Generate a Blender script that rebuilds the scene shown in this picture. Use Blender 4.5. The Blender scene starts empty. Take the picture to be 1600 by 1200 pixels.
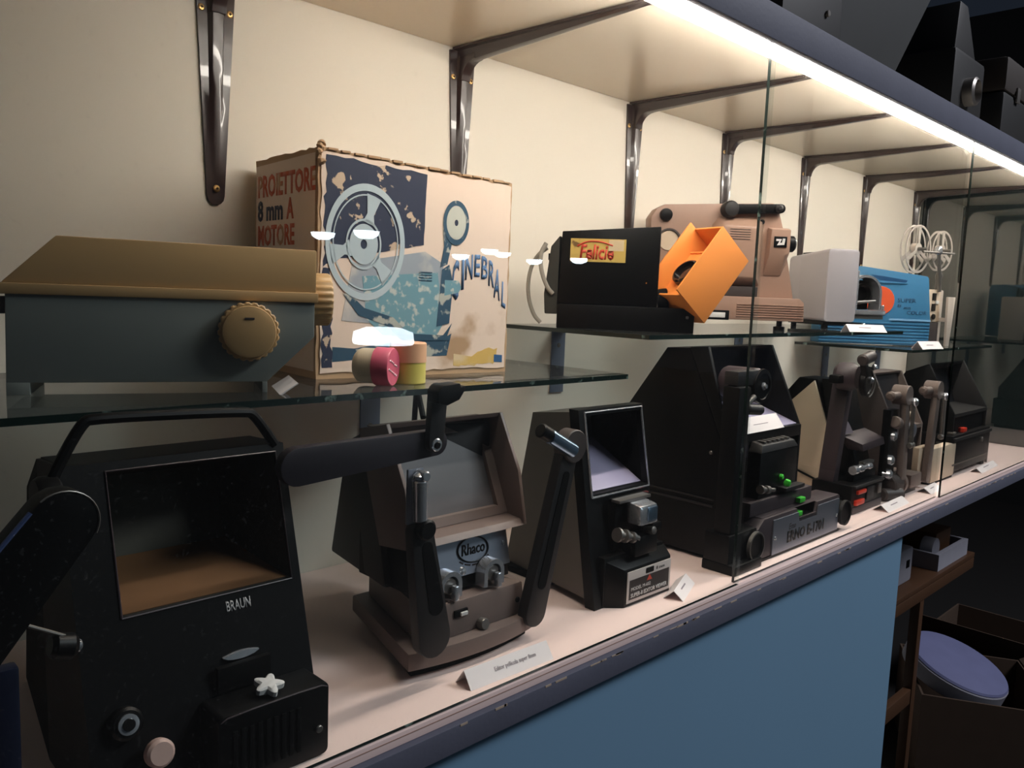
import bpy, bmesh, math, random
from mathutils import Vector, Matrix
random.seed(7)
scn = bpy.context.scene
COL = scn.collection
# ------------------------------------------------------------------ camera
F_PX, YAW, PITCH, ROLL = 1280.26, 0.7831, -0.1126, 0.0391
CAM = Vector((0.0, -0.9298, 0.3801))
fw = Vector((math.sin(YAW)*math.cos(PITCH), math.cos(YAW)*math.cos(PITCH), math.sin(PITCH)))
r0 = Vector((math.cos(YAW), -math.sin(YAW), 0)); u0 = r0.cross(fw)
rt = math.cos(ROLL)*r0 + math.sin(ROLL)*u0
up = -math.sin(ROLL)*r0 + math.cos(ROLL)*u0
cd = bpy.data.cameras.new('camera'); cam = bpy.data.objects.new('camera', cd); COL.objects.link(cam)
cd.sensor_width = 36.0; cd.lens = 36.0*F_PX/1600.0; cd.clip_start = 0.02
cam.matrix_world = Matrix(((rt.x, up.x, -fw.x, CAM.x), (rt.y, up.y, -fw.y, CAM.y), (rt.z, up.z, -fw.z, CAM.z), (0, 0, 0, 1)))
scn.camera = cam
# ------------------------------------------------------------------ world, lights, exposure
w = bpy.data.worlds.new('world'); scn.world = w; w.use_nodes = True
bg = w.node_tree.nodes['Background']; bg.inputs[0].default_value = (0.45, 0.6, 0.9, 1); bg.inputs[1].default_value = 0.02
def area(name, loc, target, sx, sy, power, col):
    l = bpy.data.lights.new(name, 'AREA'); l.shape = 'RECTANGLE'; l.size = sx; l.size_y = sy; l.energy = power; l.color = col
    o = bpy.data.objects.new(name, l); COL.objects.link(o); o.location = loc
    o.rotation_euler = (Vector(target)-Vector(loc)).to_track_quat('-Z', 'Y').to_euler(); return o
area('room_ceiling_light', (3.0, -2.6, 2.9), (1.3, -0.4, -0.4), 1.6, 0.8, 105, (0.92, 0.93, 1.0))
LED_STRENGTH = 60.0
vs = scn.view_settings
vs.view_transform = 'Standard'; vs.look = 'None'; vs.gamma = 1.0; vs.use_curve_mapping = False; vs.exposure = 0.0

# ------------------------------------------------------------------ materials
def lin(c):
    return tuple(((v/255)/12.92 if v/255 <= 0.04045 else ((v/255+0.055)/1.055)**2.4) for v in c)
MATS = {}
def mat(name, rgb, rough=0.5, metal=0.0, var=0.12, scale=18.0, bump=0.0, spec=0.5, coat=0.0, stretch=None, rgb2=None, dot=None):
    if name in MATS: return MATS[name]
    m = bpy.data.materials.new(name); m.use_nodes = True; MATS[name] = m
    nt = m.node_tree; b = nt.nodes['Principled BSDF']
    b.inputs['Roughness'].default_value = rough; b.inputs['Metallic'].default_value = metal
    b.inputs['Specular IOR Level'].default_value = spec; b.inputs['Coat Weight'].default_value = coat
    tc = nt.nodes.new('ShaderNodeTexCoord'); mp = nt.nodes.new('ShaderNodeMapping'); nz = nt.nodes.new('ShaderNodeTexNoise')
    if stretch: mp.inputs['Scale'].default_value = stretch
    nz.inputs['Scale'].default_value = scale; nz.inputs['Detail'].default_value = 5
    nt.links.new(tc.outputs['Object'], mp.inputs[0]); nt.links.new(mp.outputs[0], nz.inputs['Vector'])
    mx = nt.nodes.new('ShaderNodeMix'); mx.data_type = 'RGBA'
    c = lin(rgb); c2 = lin(rgb2) if rgb2 else tuple(v*(1-var) for v in c)
    if not rgb2: c = tuple(min(1, v*(1+var)) for v in c)
    mx.inputs[6].default_value = (*c, 1); mx.inputs[7].default_value = (*c2, 1)
    if rgb2:
        rp = nt.nodes.new('ShaderNodeValToRGB'); lo, hi = dot or (0.5, 0.56)
        rp.color_ramp.elements[0].position = lo; rp.color_ramp.elements[1].position = hi
        nt.links.new(nz.outputs['Fac'], rp.inputs[0]); nt.links.new(rp.outputs[0], mx.inputs[0])
    else:
        nt.links.new(nz.outputs['Fac'], mx.inputs[0])
    nt.links.new(mx.outputs[2], b.inputs['Base Color'])
    if bump:
        bp = nt.nodes.new('ShaderNodeBump'); bp.inputs['Strength'].default_value = bump; bp.inputs['Distance'].default_value = 0.002
        n2 = nt.nodes.new('ShaderNodeTexNoise'); n2.inputs['Scale'].default_value = scale*12; n2.inputs['Detail'].default_value = 3
        nt.links.new(mp.outputs[0], n2.inputs['Vector']); nt.links.new(n2.outputs['Fac'], bp.inputs['Height']); nt.links.new(bp.outputs[0], b.inputs['Normal'])
    return m
def emit(name, rgb, strength):
    if name in MATS: return MATS[name]
    m = bpy.data.materials.new(name); m.use_nodes = True; MATS[name] = m
    b = m.node_tree.nodes['Principled BSDF']; b.inputs['Base Color'].default_value = (*rgb, 1)
    b.inputs['Emission Color'].default_value = (*rgb, 1); b.inputs['Emission Strength'].default_value = strength; return m
def glassmat(name, tint, f0=0.04, dust=0.0, gain=1.0):
    m = bpy.data.materials.new(name); m.use_nodes = True; MATS[name] = m
    nt = m.node_tree; nt.nodes.remove(nt.nodes['Principled BSDF']); out = nt.nodes['Material Output']
    lw = nt.nodes.new('ShaderNodeLayerWeight'); lw.inputs[0].default_value = 0.5
    pw = nt.nodes.new('ShaderNodeMath'); pw.operation = 'POWER'; pw.inputs[1].default_value = 5
    ma = nt.nodes.new('ShaderNodeMath'); ma.operation = 'MULTIPLY_ADD'; ma.inputs[1].default_value = (1-f0)*gain; ma.inputs[2].default_value = f0
    tr = nt.nodes.new('ShaderNodeBsdfTransparent'); tr.inputs[0].default_value = (*tint, 1)
    gl = nt.nodes.new('ShaderNodeBsdfGlossy'); gl.inputs['Roughness'].default_value = 0.01
    mx = nt.nodes.new('ShaderNodeMixShader'); L = nt.links.new
    L(lw.outputs['Facing'], pw.inputs[0]); L(pw.outputs[0], ma.inputs[0]); L(ma.outputs[0], mx.inputs[0]); L(tr.outputs[0], mx.inputs[1]); L(gl.outputs[0], mx.inputs[2])
    last = mx
    if dust:
        df = nt.nodes.new('ShaderNodeBsdfTranslucent'); df2 = nt.nodes.new('ShaderNodeBsdfDiffuse'); ad = nt.nodes.new('ShaderNodeMixShader'); ad.inputs[0].default_value = 0.5
        L(df.outputs[0], ad.inputs[1]); L(df2.outputs[0], ad.inputs[2])
        tc = nt.nodes.new('ShaderNodeTexCoord'); nz = nt.nodes.new('ShaderNodeTexNoise'); nz.inputs['Scale'].default_value = 320; nz.inputs['Detail'].default_value = 1
        rp = nt.nodes.new('ShaderNodeValToRGB'); rp.color_ramp.elements[0].position = 0.67; rp.color_ramp.elements[1].position = 0.74
        rp.color_ramp.elements[0].color = (dust, dust, dust, 1); rp.color_ramp.elements[1].color = (dust*9, dust*9, dust*9, 1)
        mx2 = nt.nodes.new('ShaderNodeMixShader')
        L(tc.outputs['Object'], nz.inputs['Vector']); L(nz.outputs['Fac'], rp.inputs[0]); L(rp.outputs[0], mx2.inputs[0]); L(mx.outputs[0], mx2.inputs[1]); L(ad.outputs[0], mx2.inputs[2]); last = mx2
    L(last.outputs[0], out.inputs[0]); return m

M_wall = mat('wall_paint', (230, 223, 210), 0.85, var=0.03, scale=3, bump=0.05)
M_under = mat('laminate_cream', (248, 236, 216), 0.22, var=0.02, scale=4)
M_board = mat('pale_wood', (240, 214, 206), 0.6, var=0.06, scale=9, stretch=(0.25, 3, 3))
M_fascia = mat('blue_grey_paint', (88, 91, 106), 0.6, var=0.12, scale=14, bump=0.1)
M_panel = mat('blue_panel_paint', (112, 150, 178), 0.7, var=0.04, scale=3)
M_bracket = mat('brown_enamel', (46, 31, 28), 0.28, var=0.15, scale=20, coat=0.3)
M_brass = mat('brass_screw', (196, 160, 104), 0.35, 1.0)
M_black = mat('black_plastic', (9, 9, 10), 0.42, var=0.2, spec=0.2)
M_blackm = mat('black_matte', (6, 6, 7), 0.7, var=0.2, spec=0.12)
M_soot = mat('charcoal_paint', (25, 23, 24), 0.5, var=0.12, bump=0.05)
M_purple = mat('purple_brown_plastic', (58, 47, 51), 0.5, var=0.1)
M_brown = mat('grey_brown_enamel', (112, 96, 90), 0.5, var=0.06, bump=0.05)
M_dbrown = mat('dark_brown_enamel', (62, 54, 52), 0.5, var=0.08)
M_chrome = mat('chrome', (205, 208, 214), 0.2, 0.75, var=0.05)
M_silver = mat('brushed_silver', (150, 155, 168), 0.4, 0.8, var=0.06, scale=40, stretch=(0.1, 1, 6))
M_steel = mat('dull_steel', (128, 124, 120), 0.42, 0.8)
M_cream = mat('cream_plastic', (208, 188, 164), 0.5, var=0.04)
M_lid = mat('yellowed_plastic', (186, 150, 102), 0.5, var=0.06, scale=6)
M_gbody = mat('grey_green_plastic', (112, 117, 112), 0.6, var=0.05, scale=6)
M_card = mat('kraft_cardboard', (178, 146, 112), 0.85, var=0.14, scale=22, bump=0.1)
M_cardface = mat('printed_cream_card', (226, 204, 186), 0.7, var=0.06, rgb2=(176, 142, 108), scale=9, dot=(0.62, 0.7))
M_paper = mat('white_card', (240, 232, 232), 0.8, var=0.02)
M_ink = mat('grey_ink', (150, 140, 146), 0.8)
M_orange = mat('orange_plastic', (244, 150, 72), 0.42, var=0.04)
M_beige = mat('beige_plastic', (158, 127, 110), 0.45, var=0.04)
M_sil2 = mat('grey_metallic_paint', (176, 170, 174), 0.45, 0.25, var=0.04)
M_blue = mat('bright_blue_plastic', (60, 122, 164), 0.4, var=0.05)
M_screen = mat('viewer_screen', (96, 92, 94), 0.35, var=0.05)
M_greybody = mat('taupe_metal', (92, 86, 80), 0.5, var=0.05)
M_white = mat('white_lettering', (214, 212, 210), 0.6, var=0.02)
M_red = mat('red_print', (200, 66, 44), 0.6, var=0.1)
M_green = mat('green_button', (70, 210, 60), 0.4)
M_led = emit('led_light', (1.0, 0.88, 0.79), LED_STRENGTH)
M_pane = glassmat('front_glass', (0.96, 0.985, 0.975), 0.045, dust=0.004)
M_shelfglass = glassmat('shelf_glass', (0.72, 0.76, 0.76), 0.05, dust=0.012)
M_gedge = mat('glass_edge', (16, 30, 27), 0.2, var=0.3, scale=60, rgb2=(120, 140, 132), dot=(0.62, 0.72))
M_darkwall = mat('dark_wall', (16, 17, 18), 0.9)
M_floor = mat('dark_floor', (20, 18, 17), 0.7)
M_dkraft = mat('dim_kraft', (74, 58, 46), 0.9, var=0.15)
M_wood = mat('orange_wood', (74, 48, 28), 0.5, var=0.15, stretch=(1, 1, 0.2))

# ------------------------------------------------------------------ geometry helpers
OFF = {}
def offset_of(p):
    while p is not None:
        if p.name in OFF: return OFF[p.name]
        p = p.parent
    return None
def link(name, bm, m, parent=None, flat=False, ang=35, extra=None):
    bmesh.ops.recalc_face_normals(bm, faces=bm.faces)
    me = bpy.data.meshes.new(name); bm.to_mesh(me); bm.free()
    me.materials.append(m)
    if extra: me.materials.append(extra)
    if not flat:
        me.shade_smooth(); me.set_sharp_from_angle(angle=math.radians(ang))
    o = bpy.data.objects.new(name, me); COL.objects.link(o)
    if parent is not None:
        off = offset_of(parent)
        if off: me.transform(Matrix.Translation(-Vector(off)))
        o.parent = parent
    return o
def thing(name, label, cat, loc=(0, 0, 0), rz=0, group=None, world=False):
    o = bpy.data.objects.new(name, None); o.empty_display_size = 0.05; COL.objects.link(o)
    o.location = loc; o.rotation_euler = (0, 0, math.radians(rz)); tag(o, label, cat, group)
    if world: OFF[o.name] = loc
    return o
def tag(o, label=None, cat=None, group=None, kind=None):
    if label: o['label'] = label
    if cat: o['category'] = cat
    if group: o['group'] = group
    if kind: o['kind'] = kind
    return o
def bev(bm, geom_faces, r, seg=2):
    if r <= 0: return
    es = set()
    for f in geom_faces:
        for e in f.edges: es.add(e)
    sharp = [e for e in es if len(e.link_faces) == 2 and e.calc_face_angle(0) > 0.6]
    bmesh.ops.bevel(bm, geom=sharp, offset=r, segments=seg, affect='EDGES', clamp_overlap=True, profile=0.6)
def add_loft(bm, rings, cap=True, closed=True):
    vs = [[bm.verts.new(p) for p in r] for r in rings]; fs = []
    n = len(rings[0])
    for a, b in zip(vs, vs[1:]):
        for i in range(n if closed else n-1):
            fs.append(bm.faces.new((a[i], a[(i+1) % n], b[(i+1) % n], b[i])))
    if cap:
        fs.append(bm.faces.new(vs[0][::-1])); fs.append(bm.faces.new(vs[-1]))
    bmesh.ops.recalc_face_normals(bm, faces=fs)
    return fs
def add_box(bm, x, y, z, r=0):
    f = add_loft(bm, [[(x[0], y[0], zz), (x[1], y[0], zz), (x[1], y[1], zz), (x[0], y[1], zz)] for zz in z]); bev(bm, f, r)
def add_prism(bm, prof, axis, lo, hi, r=0):
    def P(a, b, c): return {'x': (c, a, b), 'y': (a, c, b), 'z': (a, b, c)}[axis]
    f = add_loft(bm, [[P(a, b, lo) for a, b in prof], [P(a, b, hi) for a, b in prof]]); bev(bm, f, r)
def basis(d):
    d = Vector(d).normalized(); t = Vector((0, 0, 1)) if abs(d.z) < 0.9 else Vector((1, 0, 0))
    a = t.cross(d).normalized(); return a, d.cross(a)
def add_lathe(bm, p, d, prof, seg=28, mod=None):
    p = Vector(p); d = Vector(d).normalized(); a, b = basis(d); rings = []
    for r, h in prof:
        ring = []
        for i in range(seg):
            t = 2*math.pi*i/seg; rr = r*(mod(i) if mod else 1)
            ring.append(p + d*h + a*(rr*math.cos(t)) + b*(rr*math.sin(t)))
        rings.append(ring)
    return add_loft(bm, rings)
def add_cyl(bm, p0, p1, r0, r1=None, seg=24, c=0.0):
    p0, p1 = Vector(p0), Vector(p1); L = (p1-p0).length; r1 = r0 if r1 is None else r1
    prof = [(r0, 0), (r1, L)] if c <= 0 else [(r0-c, 0), (r0, c), (r1, L-c), (r1-c, L)]
    return add_lathe(bm, p0, p1-p0, prof, seg)
def add_tube(bm, pts, r, seg=10, smooth=0):
    pts = [Vector(p) for p in pts]
    for _ in range(smooth):
        q = [pts[0]]
        for a, b in zip(pts, pts[1:]): q += [a*0.75+b*0.25, a*0.25+b*0.75]
        pts = q+[pts[-1]]
    rings = []; prev = None
    for i, p in enumerate(pts):
        d = (pts[min(i+1, len(pts)-1)]-pts[max(i-1, 0)]).normalized()
        if prev is None: a, b = basis(d)
        else:
            a = (prev - d*prev.dot(d)).normalized(); b = d.cross(a)
        prev = a
        rings.append([p + a*(r*math.cos(2*math.pi*k/seg)) + b*(r*math.sin(2*math.pi*k/seg)) for k in range(seg)])
    return add_loft(bm, rings)
def stadium(c0, c1, r0, r1, n=10):
    """outline of a bar with round ends between two 2-D points"""
    a = math.atan2(c1[1]-c0[1], c1[0]-c0[0]); out = []
    for i in range(n+1):
        t = a - math.pi/2 + math.pi*i/n; out.append((c1[0]+r1*math.cos(t), c1[1]+r1*math.sin(t)))
    for i in range(n+1):
        t = a + math.pi/2 + math.pi*i/n; out.append((c0[0]+r0*math.cos(t), c0[1]+r0*math.sin(t)))
    return out
def rrect(x0, x1, y0, y1, r, n=4):
    out = []
    for cx, cy, s in ((x1-r, y0+r, -90), (x1-r, y1-r, 0), (x0+r, y1-r, 90), (x0+r, y0+r, 180)):
        for i in range(n+1):
            t = math.radians(s+90*i/n); out.append((cx+r*math.cos(t), cy+r*math.sin(t)))
    return out
def B(name, m, par, x, y, z, r=0.0015):
    bm = bmesh.new(); add_box(bm, x, y, z, r); return link(name, bm, m, par)
def PR(name, m, par, prof, axis, lo, hi, r=0.0): 
    bm = bmesh.new(); add_prism(bm, prof, axis, lo, hi, r); return link(name, bm, m, par)
def CY(name, m, par, p0, p1, r0, r1=None, seg=24, c=0.0008):
    bm = bmesh.new(); add_cyl(bm, p0, p1, r0, r1, seg, c); return link(name, bm, m, par)
def LA(name, m, par, p, d, prof, seg=28, mod=None):
    bm = bmesh.new(); add_lathe(bm, p, d, prof, seg, mod); return link(name, bm, m, par)
def TU(name, m, par, pts, r, seg=10, smooth=0):
    bm = bmesh.new(); add_tube(bm, pts, r, seg, smooth); return link(name, bm, m, par)
def LO(name, m, par, rings, r=0.0):
    bm = bmesh.new(); f = add_loft(bm, rings); bev(bm, f, r); return link(name, bm, m, par)
def LOH(name, m, par, rings):
    bm = bmesh.new(); add_loft(bm, rings, cap=False); bm.verts.ensure_lookup_table(); n = len(rings[0])
    bm.faces.new(bm.verts[-n:]); return link(name, bm, m, par)
def FR(name, m, par, outer, inner, d):
    """rectangular frame: outer and inner quads, given depth vector"""
    bm = bmesh.new(); d = Vector(d)
    O = [Vector(p) for p in outer]; I = [Vector(p) for p in inner]; n = len(O)
    a = [bm.verts.new(p) for p in O]; b = [bm.verts.new(p) for p in I]; c = [bm.verts.new(p+d) for p in O]; e = [bm.verts.new(p+d) for p in I]
    for i in range(n):
        j = (i+1) % n
        for q in ((a[i], a[j], b[j], b[i]), (b[i], b[j], e[j], e[i]), (e[i], e[j], c[j], c[i]), (c[i], c[j], a[j], a[i])): bm.faces.new(q)
    return link(name, bm, m, par)
def RC(name, m, par, front, back, t=0.0015):
    """open recess: four thin walls from the front quad back to a smaller quad"""
    bm = bmesh.new(); n = 4; F = [Vector(p) for p in front]; K = [Vector(p) for p in back]
    cf = sum(F, Vector())/4; ck = sum(K, Vector())/4
    for i in range(4):
        j = (i+1) % 4; q = [F[i], F[j], K[j], K[i]]
        o = [p + (p-(cf if k < 2 else ck)).normalized()*t for k, p in enumerate(q)]
        add_loft(bm, [q, o])
    return link(name, bm, m, par)
def QD(name, m, par, quad, t):
    """thin plate from four corners, thickness vector t"""
    return LO(name, m, par, [[Vector(p) for p in quad], [Vector(p)+Vector(t) for p in quad]])
def TX(name, m, par, text, size, origin, xdir, ydir, depth=0.0003, width=None, bold=0.0, align='LEFT', shear=0.0):
    cu = bpy.data.curves.new('t', 'FONT'); cu.body = text; cu.size = 1.0; cu.align_x = align; cu.offset = bold; cu.resolution_u = 2; cu.shear = shear
    to = bpy.data.objects.new('t', cu); COL.objects.link(to); bpy.context.view_layer.update()
    me = bpy.data.meshes.new_from_object(to.evaluated_get(bpy.context.evaluated_depsgraph_get()))
    bpy.data.objects.remove(to); bpy.data.curves.remove(cu)
    bm = bmesh.new(); bm.from_mesh(me); bpy.data.meshes.remove(me)
    xs = [v.co.x for v in bm.verts]; W = max(xs)-min(xs); s = size
    sx = size if width is None else width/W
    X = Vector(xdir).normalized(); Y = Vector(ydir).normalized(); N = X.cross(Y)
    ex = bmesh.ops.extrude_face_region(bm, geom=bm.faces[:])
    for v in [g for g in ex['geom'] if isinstance(g, bmesh.types.BMVert)]: v.co.z += 1.0
    for v in bm.verts: v.co = Vector(origin) + X*(v.co.x*sx) + Y*(v.co.y*s) + N*(v.co.z*depth)
    return link(name, bm, m, par, flat=True)
def ring2d(bm, cx, cz, ro, ri, y0, y1, seg=40, sx=1.0, a0=0, a1=360):
    """annulus (or an arc of one) in the x-z plane between y0 and y1"""
    n = max(3, int(seg*(a1-a0)/360)); rings = []
    full = (a1-a0) >= 360
    for i in range(n+(0 if full else 1)):
        t = math.radians(a0+(a1-a0)*i/n); c, s = math.cos(t), math.sin(t)
        rings.append([(cx+ro*c*sx, y0, cz+ro*s), (cx+ri*c*sx, y0, cz+ri*s), (cx+ri*c*sx, y1, cz+ri*s), (cx+ro*c*sx, y1, cz+ro*s)])
    if full: rings.append(rings[0]); add_loft(bm, rings, cap=False)
    else: add_loft(bm, rings)
    bmesh.ops.remove_doubles(bm, verts=bm.verts, dist=1e-6)

exec_parts = []
# ================================================================== structure
H = 0.72; XL, XR = -0.9, 2.63; FZ = -0.95
def S(o): o['kind'] = 'structure'; return o
S(B('wall_back', M_wall, None, (XL, XR), (0.0, 0.06), (FZ, 0.735), 0))
S(B('floor', M_floor, None, (-4, 13), (-11, 3), (FZ-0.05, FZ), 0))
S(B('wall_far', M_darkwall, None, (-4, 9), (2.4, 2.5), (FZ, 2.4), 0))
S(B('wall_right', M_darkwall, None, (6.4, 6.5), (-3, 2.4), (FZ, 2.4), 0))
S(B('wall_lower', M_panel, None, (XL, 1.585), (-0.392, -0.372), (FZ, -0.0385), 0))
tk = thing('top_shelf', 'cream laminate top shelf with blue grey front edge above the glass display case', 'shelf', (0, -0.2, 0.72), world=True)
B('shelf_board', M_under, tk, (XL, XR+0.25), (-0.397, -0.0005), (0.7205, 0.737), 0.001)
B('edge_band', M_fascia, tk, (XL, XR+0.25), (-0.4075, -0.3975), (0.697, 0.7375), 0.001)
ct = thing('counter', 'pale wooden counter board with worn blue grey front edge in the display case', 'counter', (0, -0.2, 0), world=True)
B('counter_board', M_board, ct, (XL, XR), (-0.399, -0.0005), (-0.012, 0.0), 0.001)
B('batten', M_wall, ct, (XL, XR), (-0.37, -0.0005), (-0.038, -0.0122), 0.001)
B('edge_band', M_fascia, ct, (XL, XR), (-0.406, -0.3705), (-0.0382, -0.0122), 0.0012)
bm = bmesh.new(); random.seed(3)
for k in range(70):
    x = random.uniform(0.2, 2.3); l = random.uniform(0.004, 0.02)
    add_box(bm, (x, x+l), (-0.4064, -0.4058), (-0.0125-random.uniform(0.0005, 0.0022), -0.0124), 0)
wr = link('chipped_paint', bm, mat('bare_chips', (178, 160, 142), 0.8), ct, flat=True); wr['kind'] = 'stuff'
B('board_groove', mat('groove_shadow', (150, 120, 104), 0.7), ct, (XL, XR), (-0.3994, -0.3990), (-0.0046, -0.0040), 0)

# LED strip in its aluminium profile
ls = thing('light_strip', 'glowing warm white light strip along the front underside of the top shelf', 'light strip', (1.5, -0.375, 0.7), world=True)
LX0 = 0.46
B('profile', mat('alu_profile', (190, 190, 190), 0.4, 0.8), ls, (LX0, XR), (-0.3875, -0.3605), (0.705, 0.7203), 0)
PR('diffuser', M_led, ls, [(-0.386, 0.705)]+[(-0.374+0.012*math.cos(t), 0.705+0.012*math.sin(t)) for t in [math.pi+math.pi*i/8 for i in range(1, 8)]]+[(-0.362, 0.705)], 'x', LX0, XR)

# front glass panes
def pane(x0, x1, y, label):
    bm = bmesh.new(); add_box(bm, (x0, x1), (y, y+0.004), (0.0006, 0.709), 0)
    t = thing('sliding_glass_door', label, 'glass door', ((x0+x1)/2, y, 0), group='sliding glass panes of the display case', world=True)
    o = link('pane', bm, M_pane, t, flat=True, extra=M_gedge)
    for p in o.data.polygons:
        if p.normal.x < -0.5 or abs(p.normal.z) > 0.5: p.material_index = 1
    return t
pane(-0.75, 0.975, -0.3965, 'clear sliding glass pane in front of the cardboard box, nearest of the three panes')
pane(0.9755, 1.7595, -0.3895, 'clear sliding glass pane in front of the beige projector, middle of the three panes')
pane(1.760, 2.625, -0.3965, 'clear sliding glass pane in front of the reel projector, farthest of the three panes')
# smoked end panel
mm = mat('smoked_glass', (22, 34, 34), 0.03, var=0.1, spec=1.0, coat=1.0)
mm.node_tree.nodes['Principled BSDF'].inputs['IOR'].default_value = 1.6
eb = B('end_panel', mm, None, (2.631, 2.637), (-0.372, -0.001), (0.0005, 0.7195), 0)
tag(eb, 'dark reflective glass end panel closing the far end of the display case', 'panel')

# shelf brackets
def make_bracket(x, label):
    t = thing('shelf_bracket', label, 'bracket', (x, 0, H), group='brown shelf brackets under the top shelf')
    # vertical leg: tapering plate with raised rounded spine (in x-z), horizontal arm likewise
    def leg(name, vertical, L, w0, w1):
        bm = bmesh.new()
        n = 9; prof = []
        def P(a, b, c):   # a across, b along from the corner, c out of the plate
            return (a, -c, -b) if vertical else (a, -b, -c)
        rows = []
        for i in range(13):
            s = i/12; wd = (w0+(w1-w0)*s)/2; sp = 0.0085*(1-s*0.45); h = (0.0115 if vertical else 0.019)*(1-0.75*s) if i < 12 else 0.002
            if i == 0: h = 0.013 if vertical else 0.020
            b = 0.004+s*L
            rows.append([P(-wd, b, 0.0004), P(-wd, b, 0.0032), P(-sp*1.25, b, 0.0036), P(-sp*0.8, b, h), P(0, b, h*1.12), P(sp*0.8, b, h), P(sp*1.25, b, 0.0036), P(wd, b, 0.0032), P(wd, b, 0.0004)])
        e = rows[-1]
        for a in (30, 55, 75):   # rounded tip
            c = math.cos(math.radians(a)); b = 0.004+L+w1/2*math.sin(math.radians(a)); wd = w1/2*c
            rows.append([P(-wd, b, 0.0004), P(-wd, b, 0.0032), P(-wd*0.7, b, 0.0033), P(-wd*0.3, b, 0.0034), P(0, b, 0.0034), P(wd*0.3, b, 0.0034), P(wd*0.7, b, 0.0033), P(wd, b, 0.0032), P(wd, b, 0.0004)])
        add_loft(bm, rows); return link(name, bm, M_bracket, t, ang=40)
    leg('wall_leg', True, 0.240, 0.047, 0.021); leg('shelf_arm', False, 0.325, 0.040, 0.016)
    bm = bmesh.new(); pr = [(-0.0005, -0.0005)]
    for i in range(7):
        a = math.radians(90*i/6); pr.append((-0.03+0.018*math.sin(a), -0.030+0.018*math.cos(a)) if False else (-(0.012+0.026*(1-math.cos(math.pi/2-a))), -(0.018+0.026*(1-math.sin(math.pi/2-a)))))
    pr2 = [(-0.0005, -0.0005), (-0.040, -0.0005)] + sorted(pr[1:]) + [(-0.0005, -0.046)]
    add_prism(bm, pr2, 'x', -0.0085, 0.0085, 0.0015); link('gusset', bm, M_bracket, t)
    for sx, z in ((-0.0165, -0.040), (0.0165, -0.040), (0, -0.236)):
        s = LA('screw', M_brass, t, (sx, -0.0024 if z > -0.1 else -0.004, z), (0, -1, 0), [(0.0038, 0), (0.0042, 0.0007), (0.0030, 0.0019), (0.0012, 0.0022)], 14)
        bm = bmesh.new(); yy = -0.0052 if z > -0.1 else -0.0067
        add_box(bm, (sx-0.0016, sx+0.0016), (yy, yy+0.0014), (z-0.0004, z+0.0004)); add_box(bm, (sx-0.0004, sx+0.0004), (yy, yy+0.0014), (z-0.0016, z+0.0016)); link('cross_slot', bm, M_blackm, s, flat=True)
    return t
make_bracket(0.430, 'brown metal shelf bracket left of the cardboard box, its lower tip screw showing')
make_bracket(0.797, 'brown metal shelf bracket whose foot drops behind the cardboard box')
make_bracket(1.207, 'brown metal shelf bracket dropping behind the black slide projector')
make_bracket(1.525, 'brown metal shelf bracket dropping behind the beige projector')
make_bracket(1.875, 'brown metal shelf bracket dropping behind the silver grey projector')
make_bracket(2.225, 'brown metal shelf bracket between silver projector and blue projector, left of the reels')
make_bracket(2.590, 'brown metal shelf bracket in the dark far corner behind the film reels')

# glass shelves and their wall supports
def gshelf(x0, x1, y0, zt, label):
    t = thing('glass_shelf', label, 'shelf', ((x0+x1)/2, -0.15, zt-0.006), group='glass shelves in the case', world=True)
    bm = bmesh.new(); add_box(bm, (x0, x1), (y0, -0.001), (zt-0.006, zt), 0)
    o = link('glass_plate', bm, M_shelfglass, t, flat=True, extra=M_gedge)
    for p in o.data.polygons:
        if abs(p.normal.z) < 0.5: p.material_index = 1
    return t
SH1, SH2, SH3 = 0.280, 0.329, 0.286
gshelf(-0.75, 0.845, -0.292, SH1, 'long glass shelf holding the cardboard box and the yellowed toy projector')
gshelf(0.895, 1.79, -0.285, SH2, 'glass shelf holding the black, beige and silver projectors')
gshelf(1.885, 2.46, -0.275, SH3, 'glass shelf holding the blue projector and the reel projector')
def support(x, zt, label):
    t = thing('shelf_support', label, 'bracket', (x, 0, zt-0.0065), group='wall supports under the glass shelves', world=True)
    z = zt-0.0063
    B('wall_plate', mat('blue_grey_metal', (120, 130, 150), 0.45, 0.3), t, (x-0.016, x+0.016), (-0.0035, -0.0002), (z-0.11, z), 0.0008)
    B('arm', MATS['blue_grey_metal'], t, (x-0.016, x+0.016), (-0.22, -0.0036), (z-0.003, z), 0.0006)
    for dz in (0.03, 0.085): LA('screw', M_steel, t, (x, -0.0034, z-dz), (0, -1, 0), [(0.004, 0), (0.0035, 0.0012), (0.001, 0.0015)], 14)
for x, z, l in ((0.05, SH1, 'blue grey metal support under the glass shelf, behind the near black film viewer'),
                (0.650, SH1, 'blue grey metal support under the glass shelf behind the grey brown film viewer'),
                (1.03, SH2, 'blue grey metal support under the left end of the middle glass shelf'),
                (1.62, SH2, 'blue grey metal support under the right end of the middle glass shelf'),
                (2.06, SH3, 'blue grey metal support under the left end of the far glass shelf'),
                (2.40, SH3, 'blue grey metal support under the right end of the far glass shelf')): support(x, z, l)
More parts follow.
